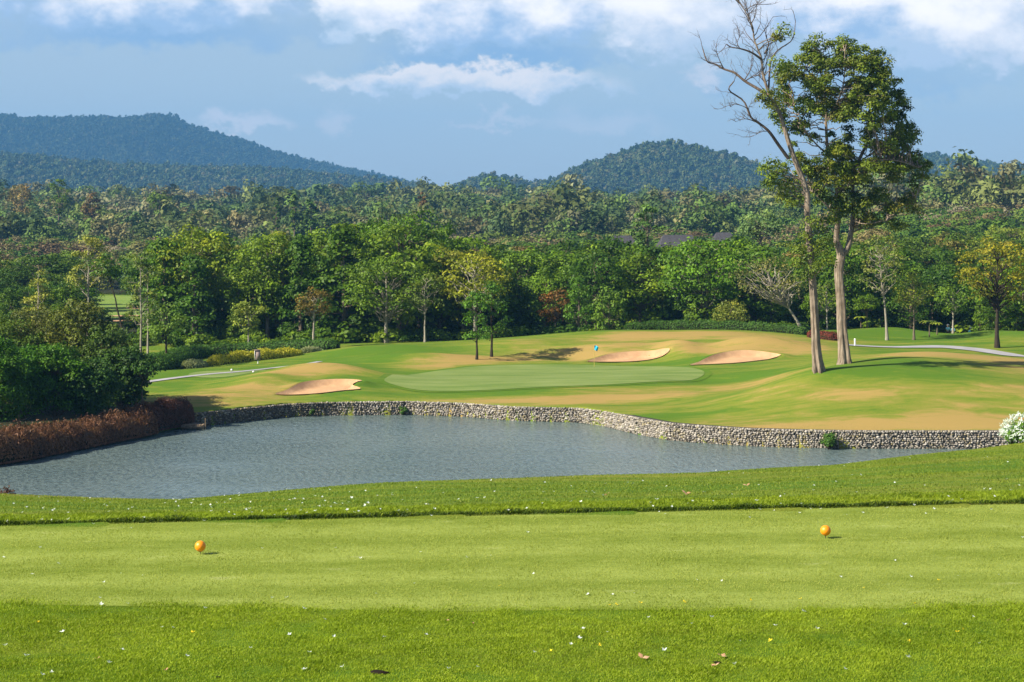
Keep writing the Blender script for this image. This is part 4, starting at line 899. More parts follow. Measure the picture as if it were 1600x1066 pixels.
# ------------------------------------------------------------------ shrub bank at the left
for x, yt, w_, Y, col, lab, kw in [
    (10, 512, 110, 166, (.055, .10, .010), 'big dark shrub tree with brownish top at the left edge of the bank', {}), (62, 503, 110, 170, (.075, .095, .022), 'greyish-topped shrub tree second from the left edge', {}), (118, 489, 100, 168, (.080, .105, .018), 'tallest brown-tinged shrub tree in the middle of the bank', {}),
    (165, 520, 90, 166, (.055, .10, .018), 'dark green shrub tree on the right shoulder of the bank', {}), (190, 552, 76, 164, (.034, .08, .012), 'very dark shrub tree between the bank and the small layered tree', {}),
    (-40, 520, 110, 162, (.06, .11, .014), 'shrub tree cut off by the left edge', {}), (30, 560, 90, 156, (.050, .135, .008), 'bright green shrub tree low at left beside the brown hedge', {}), (85, 562, 90, 157, (.050, .130, .008), 'bright green shrub tree in the middle front of the bank', {}), (140, 572, 80, 158, (.034, .085, .014), 'dark shrub tree right of the bright green ones', {}), (-5, 548, 80, 152, (.055, .14, .008), 'fresh green shrub tree lowest at the left edge', {}),
    (222, 566, 62, 163, (.034, .085, .016), 'small layered dark tree with visible stems at the right end of the bank', dict(shape='flat', base=.35, nc=20))]:
    k = dict(base=.0, nc=120, lpc=110, leaf=.22, cr=.115, trunk_r=.12, trunk_top=.6, flat=.85); k.update(kw)
    F_('shrub_tree', x, 655, yt-(26 if x < 130 else 16), w_*1.4, Y, col, M_bark, lab, cat='shrub', **k)

# ------------------------------------------------------------------ hedges and beds: leafy solids
def hedge(name, cl, hgt, wd, mats, label, cat, n=60, leaf=.10, dens=260, core=None, top_noise=.12, upright=0, col=None, sink=0):
    rng = np.random.default_rng(int(abs(cl[0][0]*7+cl[0][1]))); cl = np.array(cl, float); t = np.arange(len(cl)); tn = np.linspace(0, len(cl)-1, n)
    x = np.interp(tn, t, cl[:, 0]); Y = np.interp(tn, t, cl[:, 1]); hh = np.interp(tn, t, hgt) if hasattr(hgt, '__len__') else np.full(n, hgt)
    c = np.stack([PXX(x, Y), Y], 1)
    for _ in range(4): c[1:-1] = (c[:-2]+2*c[1:-1]+c[2:])/4
    z = ground_z(c[:, 0], c[:, 1])-sink; d = np.gradient(c, axis=0); d /= np.linalg.norm(d, axis=1)[:, None]; nr = np.stack([d[:, 1], -d[:, 0]], 1)
    L = np.r_[0, np.cumsum(np.linalg.norm(np.diff(c, axis=0), axis=1))]; tot = L[-1]; m = int(tot*dens); s = rng.uniform(0, tot, m)
    th = rng.uniform(-.15, math.pi+.15, m); hx = np.interp(s, L, hh)*(1+top_noise*np.sin(s*2.1+rng.normal(0, .4, m))*.6+rng.normal(0, top_noise*.4, m))
    end = np.minimum(1, np.minimum(s, tot-s)/(wd*.5)+.35); pr = np.cos(th)*wd*.5*end; pz = np.maximum(np.sin(th), 0)**.6*hx*end**.5
    j = rng.uniform(.82, 1.0, m); cx = np.interp(s, L, c[:, 0]); cy = np.interp(s, L, c[:, 1]); nx = np.interp(s, L, nr[:, 0]); ny = np.interp(s, L, nr[:, 1]); z0 = np.interp(s, L, z)
    C = np.stack([cx+nx*pr*j, cy+ny*pr*j, z0+pz*j], 1); N = np.stack([nx*np.cos(th), ny*np.cos(th), np.sin(th)*.8+.2], 1)+rng.normal(0, .45, (m, 3))
    if upright: N = np.stack([nx*np.cos(th), ny*np.cos(th), np.full(m, .15)], 1)+rng.normal(0, .4, (m, 3))*np.array([1, 1, .3])
    g = Geo(); tone = np.clip(.5+.12*np.sin(s*1.3)+rng.normal(0, .2, m), 0, 1); hue = np.clip(rng.normal(.5, .18, m), 0, 1)
    leaves(g, C, N, leaf*rng.uniform(.6, 1.4, m), np.stack([tone, hue, tone], 1), rng, .55 if not upright else .3)
    # woody core
    cg = Geo(); k = 9; ths = np.linspace(0, math.pi, k); e2 = np.minimum(1, np.minimum(L, tot-L)/(wd*.5)+.3)
    V = np.stack([c[:, 0][:, None]+nr[:, 0][:, None]*np.cos(ths)*wd*.42*e2[:, None], c[:, 1][:, None]+nr[:, 1][:, None]*np.cos(ths)*wd*.42*e2[:, None], z[:, None]+np.sin(ths)**.6*hh[:, None]*.84*e2[:, None]**.5-.02], -1)
    i = np.arange(n-1)[:, None]*k+np.arange(k-1)[None]; cg.add(V.reshape(-1, 3), np.stack([i, i+1, i+k+1, i+k], -1).reshape(-1, 4)); cg.add(V[0], np.arange(k)[None]); cg.add(V[-1], np.arange(k)[None])
    root = empty(name, (0, 0, 0)); o = g.obj('leaves', mats, root); cg.obj('twig_core', M_soil_core, root, smooth=True)
    tag(root, label, cat); return root
M_soil_core = simple('hedge_core', (.02, .026, .010), .95, .05)
M_hg = leaf_mat('hedge_leaves', (.030, .085, .010), (.095, .20, .022), (.14, .20, .03))
M_hb = leaf_mat('brown_hedge_leaves', (.075, .034, .022), (.28, .135, .068), (.24, .15, .05), transl=.2)
M_hp = leaf_mat('purple_hedge_leaves', (.045, .018, .016), (.17, .070, .045), (.12, .07, .03), transl=.2)
M_hr = leaf_mat('red_hedge_leaves', (.08, .012, .010), (.26, .045, .022), (.10, .12, .02), transl=.2)
M_hy = leaf_mat('yellow_grass_leaves', (.30, .30, .015), (.66, .60, .05), (.60, .48, .06), transl=.3)
M_hs = leaf_mat('silver_grass_leaves', (.17, .20, .08), (.40, .43, .22), (.30, .27, .12), transl=.3)
def shY(u, o): return float(shore(u))+o
hedge('brown_hedge', [(u, shY(u, 1.0)) for u in (-220, -120, -40, 0, 50, 100, 150, 190, 232)], [2.1, 2.1, 2.0, 1.95, 1.7, 1.5, 1.5, 1.6, 1.6], 3.6, M_hb, 'long russet-brown hedge overhanging the left bank of the pond', 'hedge', leaf=.24, dens=1900, n=80, top_noise=.30, sink=.1, upright=1)
hedge('purple_hedge', [(u, shY(u, 1.1)) for u in (214, 235, 260, 280, 296)], [1.9, 2.0, 2.0, 1.95, 1.8], 2.6, M_hp, 'dark purple clipped hedge at the left end of the stone wall', 'hedge', leaf=.20, dens=1900, n=30, sink=.1, upright=1, top_noise=.18)
hedge('green_hedge', [(232, 196), (250, 203), (275, 213), (310, 221), (370, 223), (440, 223), (500, 222), (528, 221)], [1.6, 1.7, 1.6, 1.4, 1.3, 1.3, 1.3, 1.1], 3.2, M_hg, 'long dark green hedge curving behind the yellow grass bed at left', 'hedge', leaf=.17, dens=420, n=80)
hedge('green_hedge', [(975, 228), (1030, 229), (1100, 228), (1180, 226), (1262, 224)], [.75, 1.15, 1.1, 1.0, .95], 1.8, M_hg, 'long low green hedge along the crest of the central mound', 'hedge', leaf=.15, dens=420, n=60)
hedge('red_hedge', [(1262, 222), (1285, 221), (1311, 220)], [.8, .95, .95], 1.6, M_hr, 'short dark red hedge between the two tall trunks', 'hedge', leaf=.13, dens=600, n=20)
hedge('ornamental_grass_bed', [(322, 207), (350, 208), (380, 209.5), (430, 212), (470, 214)], [.7, 1.0, 1.0, .9, .6], 2.0, M_hy, 'bed of bright yellow ornamental grass beside the cart path', 'flower bed', leaf=.24, dens=700, n=40, upright=1, top_noise=.25)
hedge('ornamental_grass_bed', [(287, 204), (300, 205), (322, 206)], [.7, .9, .8], 2.2, M_hs, 'silvery grey-green grass clump at the left end of the yellow bed', 'flower bed', leaf=.24, dens=600, n=20, upright=1)
hedge('ornamental_grass_bed', [(472, 215), (485, 216), (500, 217)], [.5, .6, .4], 1.8, M_hs, 'small silvery grass clump at the right end of the yellow bed', 'flower bed', leaf=.22, dens=600, n=20, upright=1)

# undergrowth along the foot of the belt
rb = np.random.default_rng(61); BP = []
for k in range(4):
    g = Geo(); c = rb.normal(size=(14, 3)); c /= np.linalg.norm(c, axis=1)[:, None]; c *= .55; c[:, 2] = np.abs(c[:, 2])*.9+.25; clump_leaves(g, c, rb.uniform(.35, .5, 14), 60, .2, rb); BP.append(g.mesh('shrub', M_leaf))
UND = []
for row, Y0 in enumerate((239, 251, 266)):
    x = -40
    while x < 1660:
        xx = x+rb.uniform(-8, 8); x += 24+6*row; Y = Y0+rb.uniform(-3, 3)
        if (110 < xx < 240 and row >= 1) or (xx > 1315 and row == 0): continue
        X = PXX(xx, Y); s = rb.uniform(1.0, 1.9)*(1, 1.5, 1.9)[row]; o = bpy.data.objects.new('undergrowth_shrub', BP[rb.integers(0, 4)]); COL.objects.link(o); o.location = (X, Y, gz(X, Y)-.1); o.scale = (s*1.25, s*1.25, s); o.rotation_euler = (0, 0, rb.uniform(0, 6.28))
        ti = int(rb.integers(0, 4)); o.color = tones[ti][0]+(1,); lab = f'{tones[ti][1]} shrub under the belt, {lm(xx)}'; tag(o, lab, 'shrub', 'low shrubs at the foot of the tree belt'); TREES.append([o, lab, xx])

# small banana-like palms by the golfers
def palm(x, yb, yt, Y, lab):
    rng = np.random.default_rng(int(x)); X = PXX(x, Y); z = gz(X, Y); H = ZC-(yt-HY)*Y/F-z; root = empty('small_palm', (X, Y, z)); g = Geo(); tube(g, [(0, 0, -.1), (.02, 0, H*.4), (0, 0, H*.75)], [.09, .07, .05], 6); g.obj('trunk', M_bark, root, True); cg = Geo()
    for k in range(9):
        a = k*.7+rng.uniform(-.2, .2); L = rng.uniform(.9, 1.3)*H*.42; pts = [np.array([math.cos(a)*L*t, math.sin(a)*L*t, H*.75+L*(.75*t-.85*t*t)]) for t in np.linspace(0, 1, 8)]; pts = np.array(pts); sd_ = np.array([-math.sin(a), math.cos(a), 0]); w_ = np.array([.03, .13, .17, .18, .16, .12, .07, .01])[:, None]
        v = np.stack([pts-sd_*w_-[0, 0, .05], pts, pts+sd_*w_-[0, 0, .05]], 1).reshape(-1, 3); i = np.arange(7)[:, None]*3; j = np.arange(2)[None]; cg.add(v, np.stack([i+j, i+j+1, i+j+4, i+j+3], -1).reshape(-1, 4), np.full((24, 3), rng.uniform(.4, .8)))
    c = cg.obj('fronds', M_leaf, root); c.color = (.16, .22, .03, 1); tag(root, lab, 'palm', 'small palms behind the right mound')
palm(1452, 530, 496, 228, 'small palm with drooping fronds, leftmost of the little palms'); palm(1464, 525, 500, 231, 'small palm just left of the golfers'); palm(1345, 515, 490, 240, 'small spiky palm just right of the right tall trunk')

# ------------------------------------------------------------------ bushes on the wall and by the pond
def bush(name, c, r, n, leaf, mat, col, label, flowers=0, cat='bush', k=12, squash=.85):
    rng = np.random.default_rng(int(abs(c[0]*31))+1); root = empty(name, c); g = Geo(); q = rng.normal(size=(k, 3)); q /= np.linalg.norm(q, axis=1)[:, None]; q *= r*.55; q[:, 2] = q[:, 2]*squash+r*.55
    clump_leaves(g, q, r*rng.uniform(.35, .55, k), n//k, leaf, rng); o = g.obj('leaves', mat, root); o.color = tuple(col)+(1,)
    st = Geo()
    for p in q: tube(st, curve((0, 0, -.2), p, 0, 4, .03, rng), np.linspace(.03, .01, 4), 4, cap=False)
    st.obj('stems', M_bark_dark, root)
    if flowers:
        f = Geo(); d = rng.normal(size=(flowers, 3)); d[:, 2] = np.abs(d[:, 2])*.8-.1; d /= np.linalg.norm(d, axis=1)[:, None]; P_ = d*r*rng.uniform(.85, 1.08, (flowers, 1)); P_[:, 2] = P_[:, 2]*squash+r*.55
        for j in range(6): leaves(f, P_+rng.normal(0, .028, P_.shape), d+rng.normal(0, .5, P_.shape), .056, np.stack([rng.uniform(.3, 1, flowers)]*3, 1)*np.array([1, .3, 1]), rng, .8)
        tag(f.obj('flowers', M_petal, root), kind='stuff')
    tag(root, label, cat); return root
bush('flowering_bush', P(1606, 699, 69)+np.array([0, 0, -.05]), .92, 2200, .085, M_leaf, (.09, .20, .02), 'bush covered in white blossom at the right edge above the stone wall', 360, k=18)
bush('flowering_bush', P(1582, 676, 69.5)+np.array([0, 0, -.3]), .42, 500, .07, M_leaf, (.10, .22, .02), 'small outlying branch bush of white blossom left of the big one', 110, k=8)
bush('wall_bush', np.array([PXX(1294, 149.4), 149.3, .15]), .78, 1500, .15, M_hg, (.1, .1, .1), 'dark green bush growing out of the stone wall near its right end', k=14, squash=1.1)
bush('wall_bush', np.array([PXX(630, 172.2), 172.1, .2]), .42, 500, .13, M_hg, (.1, .1, .1), 'small dark weed hanging on the wall below the mound', k=8, squash=1.2)
bush('wall_bush', np.array([PXX(487, 171.0), 170.9, .3]), .3, 300, .11, M_hg, (.1, .1, .1), 'little weed on the shaded left part of the wall', k=6, squash=1.1)
bush('bank_shrub', np.array([PXX(-2, 47.5), 47.5, gz(PXX(-2, 47.5), 47.5)-.05]), .42, 700, .06, M_hp, (.1, .1, .1), 'dark shrub on the near bank at the left edge of the water', k=10)

# ------------------------------------------------------------------ landing stage by the wall
def landing():
    Y = 162.3; root = empty('landing_stage', (PXX(304, Y), Y, 0)); g = Geo()
    for i in range(9): box(g, (-.92+i*.2, -.8, .34), (-.74+i*.2, .8, .40), .5)
    g.obj('deck', M_rock, root); b = Geo(); box(b, (-.94, -.84, .10), (.9, -.80, .34)); box(b, (-.98, -.84, .10), (-.94, .8, .34)); b.obj('fascia', M_rock, root)
    for x in (-.85, .8):
        for y in (-.7, .7): p = Geo(); tube(p, [(x, y, -1.4), (x, y, .33)], .07, 8); p.obj('pile', M_rock, root)
    for x in (1.0,): p = Geo(); tube(p, [(x, -.75, -1.3), (x, -.75, .95)], .035, 8); p.obj('mooring_post', M_rock, root)
    tag(root, 'small brown timber landing stage where the stone wall meets the purple hedge', 'jetty')
landing()

# ------------------------------------------------------------------ tee markers
def tee_marker(x, y, Y, lab):
    g0 = gz(PXX(x, Y), Y)+.012; root = empty('tee_marker', (PXX(x, Y), Y, g0)); r = .0635; zc = ZC-(y-HY)*Y/F-g0
    v, f = ICO3; s = Geo(); v2 = v.copy(); s.add(v2*r+np.array([0, 0, zc]), f)
    # moulded collar where the spike enters the ball
    th = np.arange(16)*2*math.pi/16
    s.obj('ball', M_orange, root, True); p = Geo(); tube(p, [(0, 0, -.05), (0, 0, zc-r*.95)], [.004, .005], 8); tube(p, [(0, 0, zc-r*1.04), (0, 0, zc-r*.93)], [.012, .016], 12); p.obj('spike', M_spike, root, True)
    tag(root, lab, 'tee marker', 'orange ball tee markers on the tee')
tee_marker(313, 853.5, 4.2*F/(867-HY), 'orange ball tee marker on a short spike, left one on the light turf'); tee_marker(1290, 829, 4.2*F/(842-HY), 'orange ball tee marker on a short spike, right one on the light turf')
def small_marker(x, Y, lab):
    X = PXX(x, Y); root = empty('tee_marker', (X, Y, gz(X, Y)+.03)); v, f = ICO2; s = Geo(); s.add(v*.11+np.array([0, 0, .14]), f); s.obj('ball', M_postw, root, True); p = Geo(); tube(p, [(0, 0, -.05), (0, 0, .1)], .012, 6); p.obj('spike', M_spike, root); tag(root, lab, 'tee marker', 'small white tee markers on the far tee')
small_marker(362, 194.5, 'tiny white tee marker on the far pale tee, the upper left one'); small_marker(396, 190.5, 'tiny white tee marker on the far pale tee, the lower right one')

# ------------------------------------------------------------------ sign, marker post, flag
def sign():
    Y = 206.5; X = PXX(403, Y); root = empty('hole_sign', (X, Y, gz(X, Y))); z1 = 1.35
    b = Geo(); v = [(-.24, -.16, .42), (.30, -.16, .36), (.30, .06, .36), (-.24, .06, .42), (-.30, -.10, z1), (.22, -.10, z1+.04), (.22, .08, z1+.04), (-.30, .08, z1)]
    b.add(v, [(0, 3, 2, 1), (4, 5, 6, 7), (0, 1, 5, 4), (1, 2, 6, 5), (2, 3, 7, 6), (3, 0, 4, 7)]); b.obj('board', M_signw, root)
    fr = Geo(); box(fr, (-.34, -.17, .40), (-.29, .10, z1+.05)); fr.obj('pale_edge', M_postw, root); c = Geo(); box(c, (-.36, -.19, z1+.03), (.27, .12, z1+.10)); c.obj('cap', M_signw, root)
    for x in (0.0,): p = Geo(); box(p, (x-.05, -.05, -.2), (x+.05, .05, .40)); p.obj('post', M_postw, root)
    tag(root, 'weathered purplish-brown timber hole sign on a white post in front of the yellow grass', 'sign')
sign()
def post():
    Y = 214.8; X = PXX(1331, Y)+.06; root = empty('distance_post', (X, Y-1.6, gz(X, Y-1.6))); p = Geo(); tube(p, [(0, 0, -.2), (0, 0, .72)], [.10, .09], 10); p.obj('shaft', M_postw, root, True); c = Geo(); tube(c, [(0, 0, .72), (0, 0, .80)], [.12, .07], 10); c.obj('cap', M_postw, root, True); tag(root, 'short white post at the left end of the right-hand cart path', 'post')
post()
def flag():
    Y = 199.0; X = PXX(928.5, Y); z = gz(X, Y); root = empty('golf_flag', (X, Y, z)); p = Geo(); tube(p, [(0, 0, -.1), (0, 0, 2.25)], [.022, .018], 8); p.obj('flagstick', simple('flagstick_paint', (.55, .42, .10), .5), root, True)
    g = Geo(); nx, nz = 9, 8; V = []
    for i in range(nz):
        for j in range(nx):
            t = j/(nx-1); s = i/(nz-1); V.append((.02+t*.42*(1-.35*s)-.0, .07*math.sin(t*6+s*2), 2.2-.02-s*.46-t*.16*t))
    i = np.arange(nz-1)[:, None]*nx+np.arange(nx-1)[None]; g.add(V, np.stack([i, i+1, i+nx+1, i+nx], -1).reshape(-1, 4)); g.obj('pennant', M_flag, root, True); tag(root, 'small sky-blue flag on a thin stick at the back of the putting green', 'flag')
flag()

# ------------------------------------------------------------------ resort roofs among the trees
def house(x0, x1, yr, Y, lab, hip=.25):
    X0, X1 = PXX(x0, Y), PXX(x1, Y); zr = ZC-(yr-HY)*Y/F; root = empty('resort_building', ((X0+X1)/2, Y+4, gz((X0+X1)/2, Y))); zb = root.location.z; L = (X1-X0)/2; ze = zr-zb-2.2
    g = Geo(); box(g, (-L+.6, -4.4, -.3), (L-.6, 4.4, ze)); g.obj('wall', M_wallb, root)
    r = Geo(); e = L; v = [(-e, -5.2, ze+.003), (e, -5.2, ze+.003), (e, 5.2, ze+.003), (-e, 5.2, ze+.003), (-e+hip*4, 0, zr-zb), (e-hip*4, 0, zr-zb)]
    r.add(v, [(0, 1, 5, 4), (2, 3, 4, 5)]); r.add(v, [(1, 2, 5), (3, 0, 4)]); r.add(v, [(0, 3, 2, 1)]); r.obj('roof', M_roof, root)
    k = int(L*2/2.4)
    for i in range(k):
        xx = -L+1.5+i*(2*L-3)/max(1, k-1); wdw = Geo(); box(wdw, (xx-.45, -4.46, ze-2.3), (xx+.45, -4.40, ze-.9)); wdw.obj('window', M_glass, root)
    tag(root, lab, 'building', 'grey-roofed resort buildings in the woods')
house(952, 998, 369, 340, 'grey-roofed building left of the bluish green tree'); house(1030, 1094, 368, 346, 'long grey-roofed building right of the bluish green tree'); house(1114, 1154, 364, 352, 'grey-roofed building furthest right of the three')

# ------------------------------------------------------------------ golfers
def skin_body(name, mat, V, E, Rr, parent):
    me = bpy.data.meshes.new(name); me.from_pydata(V, E, []); me.update(); me.materials.append(mat); o = bpy.data.objects.new(name, me); COL.objects.link(o); o.parent = parent
    md = o.modifiers.new('skin', 'SKIN'); md.use_smooth_shade = True
    lay = me.skin_vertices[0] if me.skin_vertices else None
    if lay is None:
        bpy.context.view_layer.objects.active = o; lay = me.skin_vertices[0]
    for i, r in enumerate(Rr): lay.data[i].radius = (r, r*.8) if not isinstance(r, tuple) else r
    lay.data[0].use_root = True; sb = o.modifiers.new('sub', 'SUBSURF'); sb.levels = 1; sb.render_levels = 2; return o
def golfer(x, Y, rz, lab, bend=0.0):
    X = PXX(x, Y); root = empty('person', (X, Y, gz(X, Y)), rz)
    V = [(0, 0, .95), (0, .01-bend*.2, 1.15), (0, -bend*.35, 1.38), (0, -bend*.42, 1.48), (0, -.01-bend*.5, 1.56), (0, -.02-bend*.55, 1.68),
         (.18, -bend*.35, 1.38), (.24, -.05-bend*.35, 1.12), (.16, -.24, .98), (.14, -.30, .92), (-.18, -bend*.35, 1.38), (-.25, -.03-bend*.35, 1.12), (-.18, -.20, .98), (-.15, -.27, .92), (.10, 0, .86), (.12, -.03, .48), (.13, 0, .08), (.13, -.14, .04), (-.10, 0, .86), (-.12, -.03, .48), (-.13, 0, .08), (-.13, -.14, .04)]
    E = [(0, 1), (1, 2), (2, 3), (3, 4), (4, 5), (2, 6), (6, 7), (7, 8), (8, 9), (2, 10), (10, 11), (11, 12), (12, 13), (0, 14), (14, 15), (15, 16), (16, 17), (0, 18), (18, 19), (19, 20), (20, 21)]
    Rr = [.14, .14, .16, .06, .09, .085, .07, .05, .035, .04, .07, .05, .035, .04, .09, .065, .045, .035, .09, .065, .045, .035]
    skin_body('body', M_skin, V, E, Rr, root)
    sv = [V[i] for i in (0, 1, 2, 6, 7, 10, 11)]; skin_body('shirt', M_shirt, sv, [(0, 1), (1, 2), (2, 3), (3, 4), (2, 5), (5, 6)], [.17, .17, .19, .10, .085, .10, .085], root)
    tv = [(0, 0, .98), V[14], V[15], (.13, 0, .12), V[18], V[19], (-.13, 0, .12)]; skin_body('trousers', M_trous, tv, [(0, 1), (1, 2), (2, 3), (0, 4), (4, 5), (5, 6)], [.155, .11, .09, .075, .11, .09, .075], root)
    h = Geo(); c = np.array([0, -.02-bend*.55, 1.70]); v, f = ICO2; q = v*np.array([.115, .125, .10]); q[:, 2] = np.maximum(q[:, 2], -.01); h.add(q+c+np.array([0, 0, .02]), f); tube(h, [c+[0, 0, .0], c+[0, 0, .025]], [.19, .17], 16); h.obj('hat', M_hat, root, True)
    tag(root, lab, 'person', 'golfers behind the right mound')
def gy(x, Y, ypx):  # where a 1.8 m figure shows its top at ypx
    return Y
golfer(1481, 244, .3, 'golfer in light blue shirt and white hat, leftmost of the four behind the mound'); golfer(1489, 245, -.5, 'golfer in light blue shirt and white hat close beside the leftmost one'); golfer(1513, 246, 1.3, 'golfer in light blue shirt standing alone on the mound skyline', .5); golfer(1563, 247, -.9, 'golfer in light blue shirt partly hidden by the golden tree trunk', .6)

# ------------------------------------------------------------------ grass blades
def blades(name, n, xr, yr, h, wd, mat, label, rng, keep=None, zoff=0, tuft=0):
    Y = np.sqrt(rng.uniform(yr[0]**2, yr[1]**2, n)); u = rng.uniform(xr[0], xr[1], n); X = PXX(u, Y)
    if keep is not None: k = keep(X, Y); X, Y = X[k], Y[k]; n = len(X)
    z = ground_z(X, Y)+zoff; a = rng.uniform(0, 6.28, n); hn = .62+.38*pn(X*1.1, Y*1.1, 1.2)*.5+.25*pn(X*4, Y*4, 1.0)
    H = h*np.clip(hn, .3, 1.6)*rng.uniform(.55, 1.4, n); W = wd*rng.uniform(.6, 1.3, n); dx = np.cos(a)*W/2; dy = np.sin(a)*W/2; lx = rng.normal(0, .45, n)*H+.12*H; ly = rng.normal(0, .45, n)*H
    v = np.stack([np.c_[X-dx, Y-dy, z-.003], np.c_[X+dx, Y+dy, z-.003], np.c_[X+dx*.7+lx*.35, Y+dy*.7+ly*.35, z+H*.6], np.c_[X+lx, Y+ly, z+H]], 1).reshape(-1, 3)
    f = np.arange(n)[:, None]*4+np.arange(4)[None]; patch = .5+.24*pn(X*.9, Y*1.6, .8)+.20*pn(X*4, Y*6)
    tn = np.clip(patch+rng.normal(0, .16, n), 0, 1); hu = np.clip(rng.normal(.42, .2, n)+.10*pn(X*.6+4, Y*.8), 0, 1)
    g = Geo(); g.add(v, f, np.repeat(np.stack([tn, hu, tn], 1), 4, 0)); return tag(g.obj(name, mat), label, 'grass', kind='stuff')
rgb_ = np.random.default_rng(88)
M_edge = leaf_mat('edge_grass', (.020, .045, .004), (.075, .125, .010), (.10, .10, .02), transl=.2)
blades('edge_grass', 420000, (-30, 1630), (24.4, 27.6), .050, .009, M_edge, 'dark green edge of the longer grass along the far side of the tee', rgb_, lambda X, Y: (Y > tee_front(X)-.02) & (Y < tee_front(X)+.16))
blades('rough_grass', 430000, (-40, 1640), (16.2, 20.6), .029, .0052, M_grass, 'bright green rough grass in front of the tee', rgb_, lambda X, Y: Y < tee_back(X)+.02+.05*pn(X*3, Y*3)+rgb_.exponential(.09, len(X)))
blades('short_grass', 260000, (-30, 1630), (19.6, 27.2), .010, .007, M_grass2, 'closely mown pale grass of the tee', rgb_, lambda X, Y: (Y > tee_back(X)) & (Y < tee_front(X)), .012)
blades('collar_grass', 200000, (-30, 1630), (24.6, 30.5), .055, .009, M_grass4, 'strip of longer grass along the far edge of the tee', rgb_, lambda X, Y: (Y > tee_front(X)) & (Y < tee_front(X)+2.3))
blades('bank_grass', 420000, (-30, 1630), (27, 80), .030, .015, M_grass3, 'grass of the bank sloping down to the pond', rgb_, lambda X, Y: (Y > tee_front(X)+2.2) & (Y < 48+20*np.clip((uof(X, Y)-850)/700, 0, 1)) & (rgb_.random(len(X)) < 1-.6*np.clip(dryness(X, Y), 0, 1)))

# ------------------------------------------------------------------ fallen blossoms, leaves, clods
rf = np.random.default_rng(5)
def petal_mesh(name, mat, n, r, seed):
    rng = np.random.default_rng(seed); g = Geo()
    for k in range(n):
        a = 2*math.pi*k/n+rng.uniform(-.25, .25); L = r*rng.uniform(.75, 1.15); up = rng.uniform(.1, .9); d = np.array([math.cos(a), math.sin(a), up]); s = np.array([-math.sin(a), math.cos(a), 0]); w_ = L*.36
        v = [(0, 0, 0), d*L*.45-s*w_, d*L*.55+[0, 0, L*.12], d*L*.45+s*w_, d*L+[0, 0, -L*.15*up]]; g.add(np.array([np.array(q, float) for q in v])+[0, 0, .004], [(0, 1, 2), (0, 2, 3), (1, 4, 2), (2, 4, 3)], np.full((5, 3), rng.uniform(.3, 1)))
    return g.mesh(name, mat)
PM = [petal_mesh('blossom', M_petal, k, .030, k) for k in (3, 4, 5, 4)]; YM = petal_mesh('yellow_petal', M_ypetal, 3, .024, 9); DM = petal_mesh('dry_leaf', M_dryleaf, 3, .048, 12); ZM = petal_mesh('pale_dry_leaf', M_dryleaf, 2, .04, 15)
def drop(name, me, x, y, lab, cat, grp, s=1.0, flat=False):
    Y = 4.2*F/(y-HY)
    if flat or y < 822:
        Y = 30.
        for _ in range(60):
            zz = gz(PXX(x, Y), Y); Yn = (ZC-zz)*F/(y-HY); Y = Y+.5*(Yn-Y)
        if Y > 62: return None
    X = PXX(x, Y); z = gz(X, Y); gr = .024 if Y < 20 else (.012 if Y < tee_front(X) else .035); o = bpy.data.objects.new(name, me); COL.objects.link(o); o.location = (X, Y, z+gr); o.rotation_euler = (rf.uniform(-.5, .5), rf.uniform(-.5, .5), rf.uniform(0, 6.28)); o.scale = (s, s, s); tag(o, lab, cat, grp); return o
WB = '191,1020 253,985 270,985 453,996 391,1017 320,955 99,992 170,1041 81,1055 66,1060 292,1030 475,1052 223,901 163,912 158,947 156,937 189,898 91,883 6,873 62,858 200,946 409,859 205,827 425,937 448,936 475,956 484,1024 8,1014 184,815 225,816 107,818 66,817 12,819 81,820 145,819 366,809 449,807 480,806 319,815 429,811 949,992 911,988 905,1002 892,1011 1014,969 1081,979 919,931 957,932 991,929 1038,1021 666,996 522,999 507,972 536,1047 657,865 729,873 767,870 563,875 525,858 834,899 647,914 587,930 746,1047 834,1024 1089,908 824,834 1314,904 1398,878 1211,982 1276,987 1419,1032 1414,981 1521,968 1111,969 1255,960 1148,1043 1156,1006 1128,910 1171,810 1423,904 1497,902 1502,785 1459,797 1597,842 331,867 130,765 50,900 40,1030 600,1000 700,1050 1320,1050 1530,1010 1560,900'
for i, t in enumerate(WB.split()):
    x, y = map(float, t.split(','))
    part = 'on the near rough grass' if y > 955 else ('on the pale mown tee' if y > 822 else 'on the tee edge grass')
    side = 'left of both tee markers' if x < 313 else ('just right of the left marker' if x < 560 else ('midway between the markers' if x < 930 else ('just left of the right marker' if x < 1290 else 'right of both tee markers')))
    part = part.replace('pale mown tee', 'mown tee')
    lb = f'white blossom {part}, {side}'
    ob = drop('fallen_blossom', PM[i % 4], x, y, lb, 'blossom', 'white fallen blossoms '+part+', '+side, rf.uniform(.6, 1.05)*(1 if y > 940 else .8))
    if ob: TREES.append([ob, lb, x])
n_b = 0
for i in range(190):
    x = rf.uniform(300, 1600) if rf.random() < .8 else rf.uniform(0, 500); y = rf.uniform(max(705, 775-(x-280)*.055) if x > 280 else 772, 806)
    if drop('fallen_blossom', PM[i % 4], x, y, 'tiny white fallen blossom on the grass bank between tee and pond', 'blossom', 'white fallen blossoms on the pond bank', rf.uniform(.55, .95), True): n_b += 1
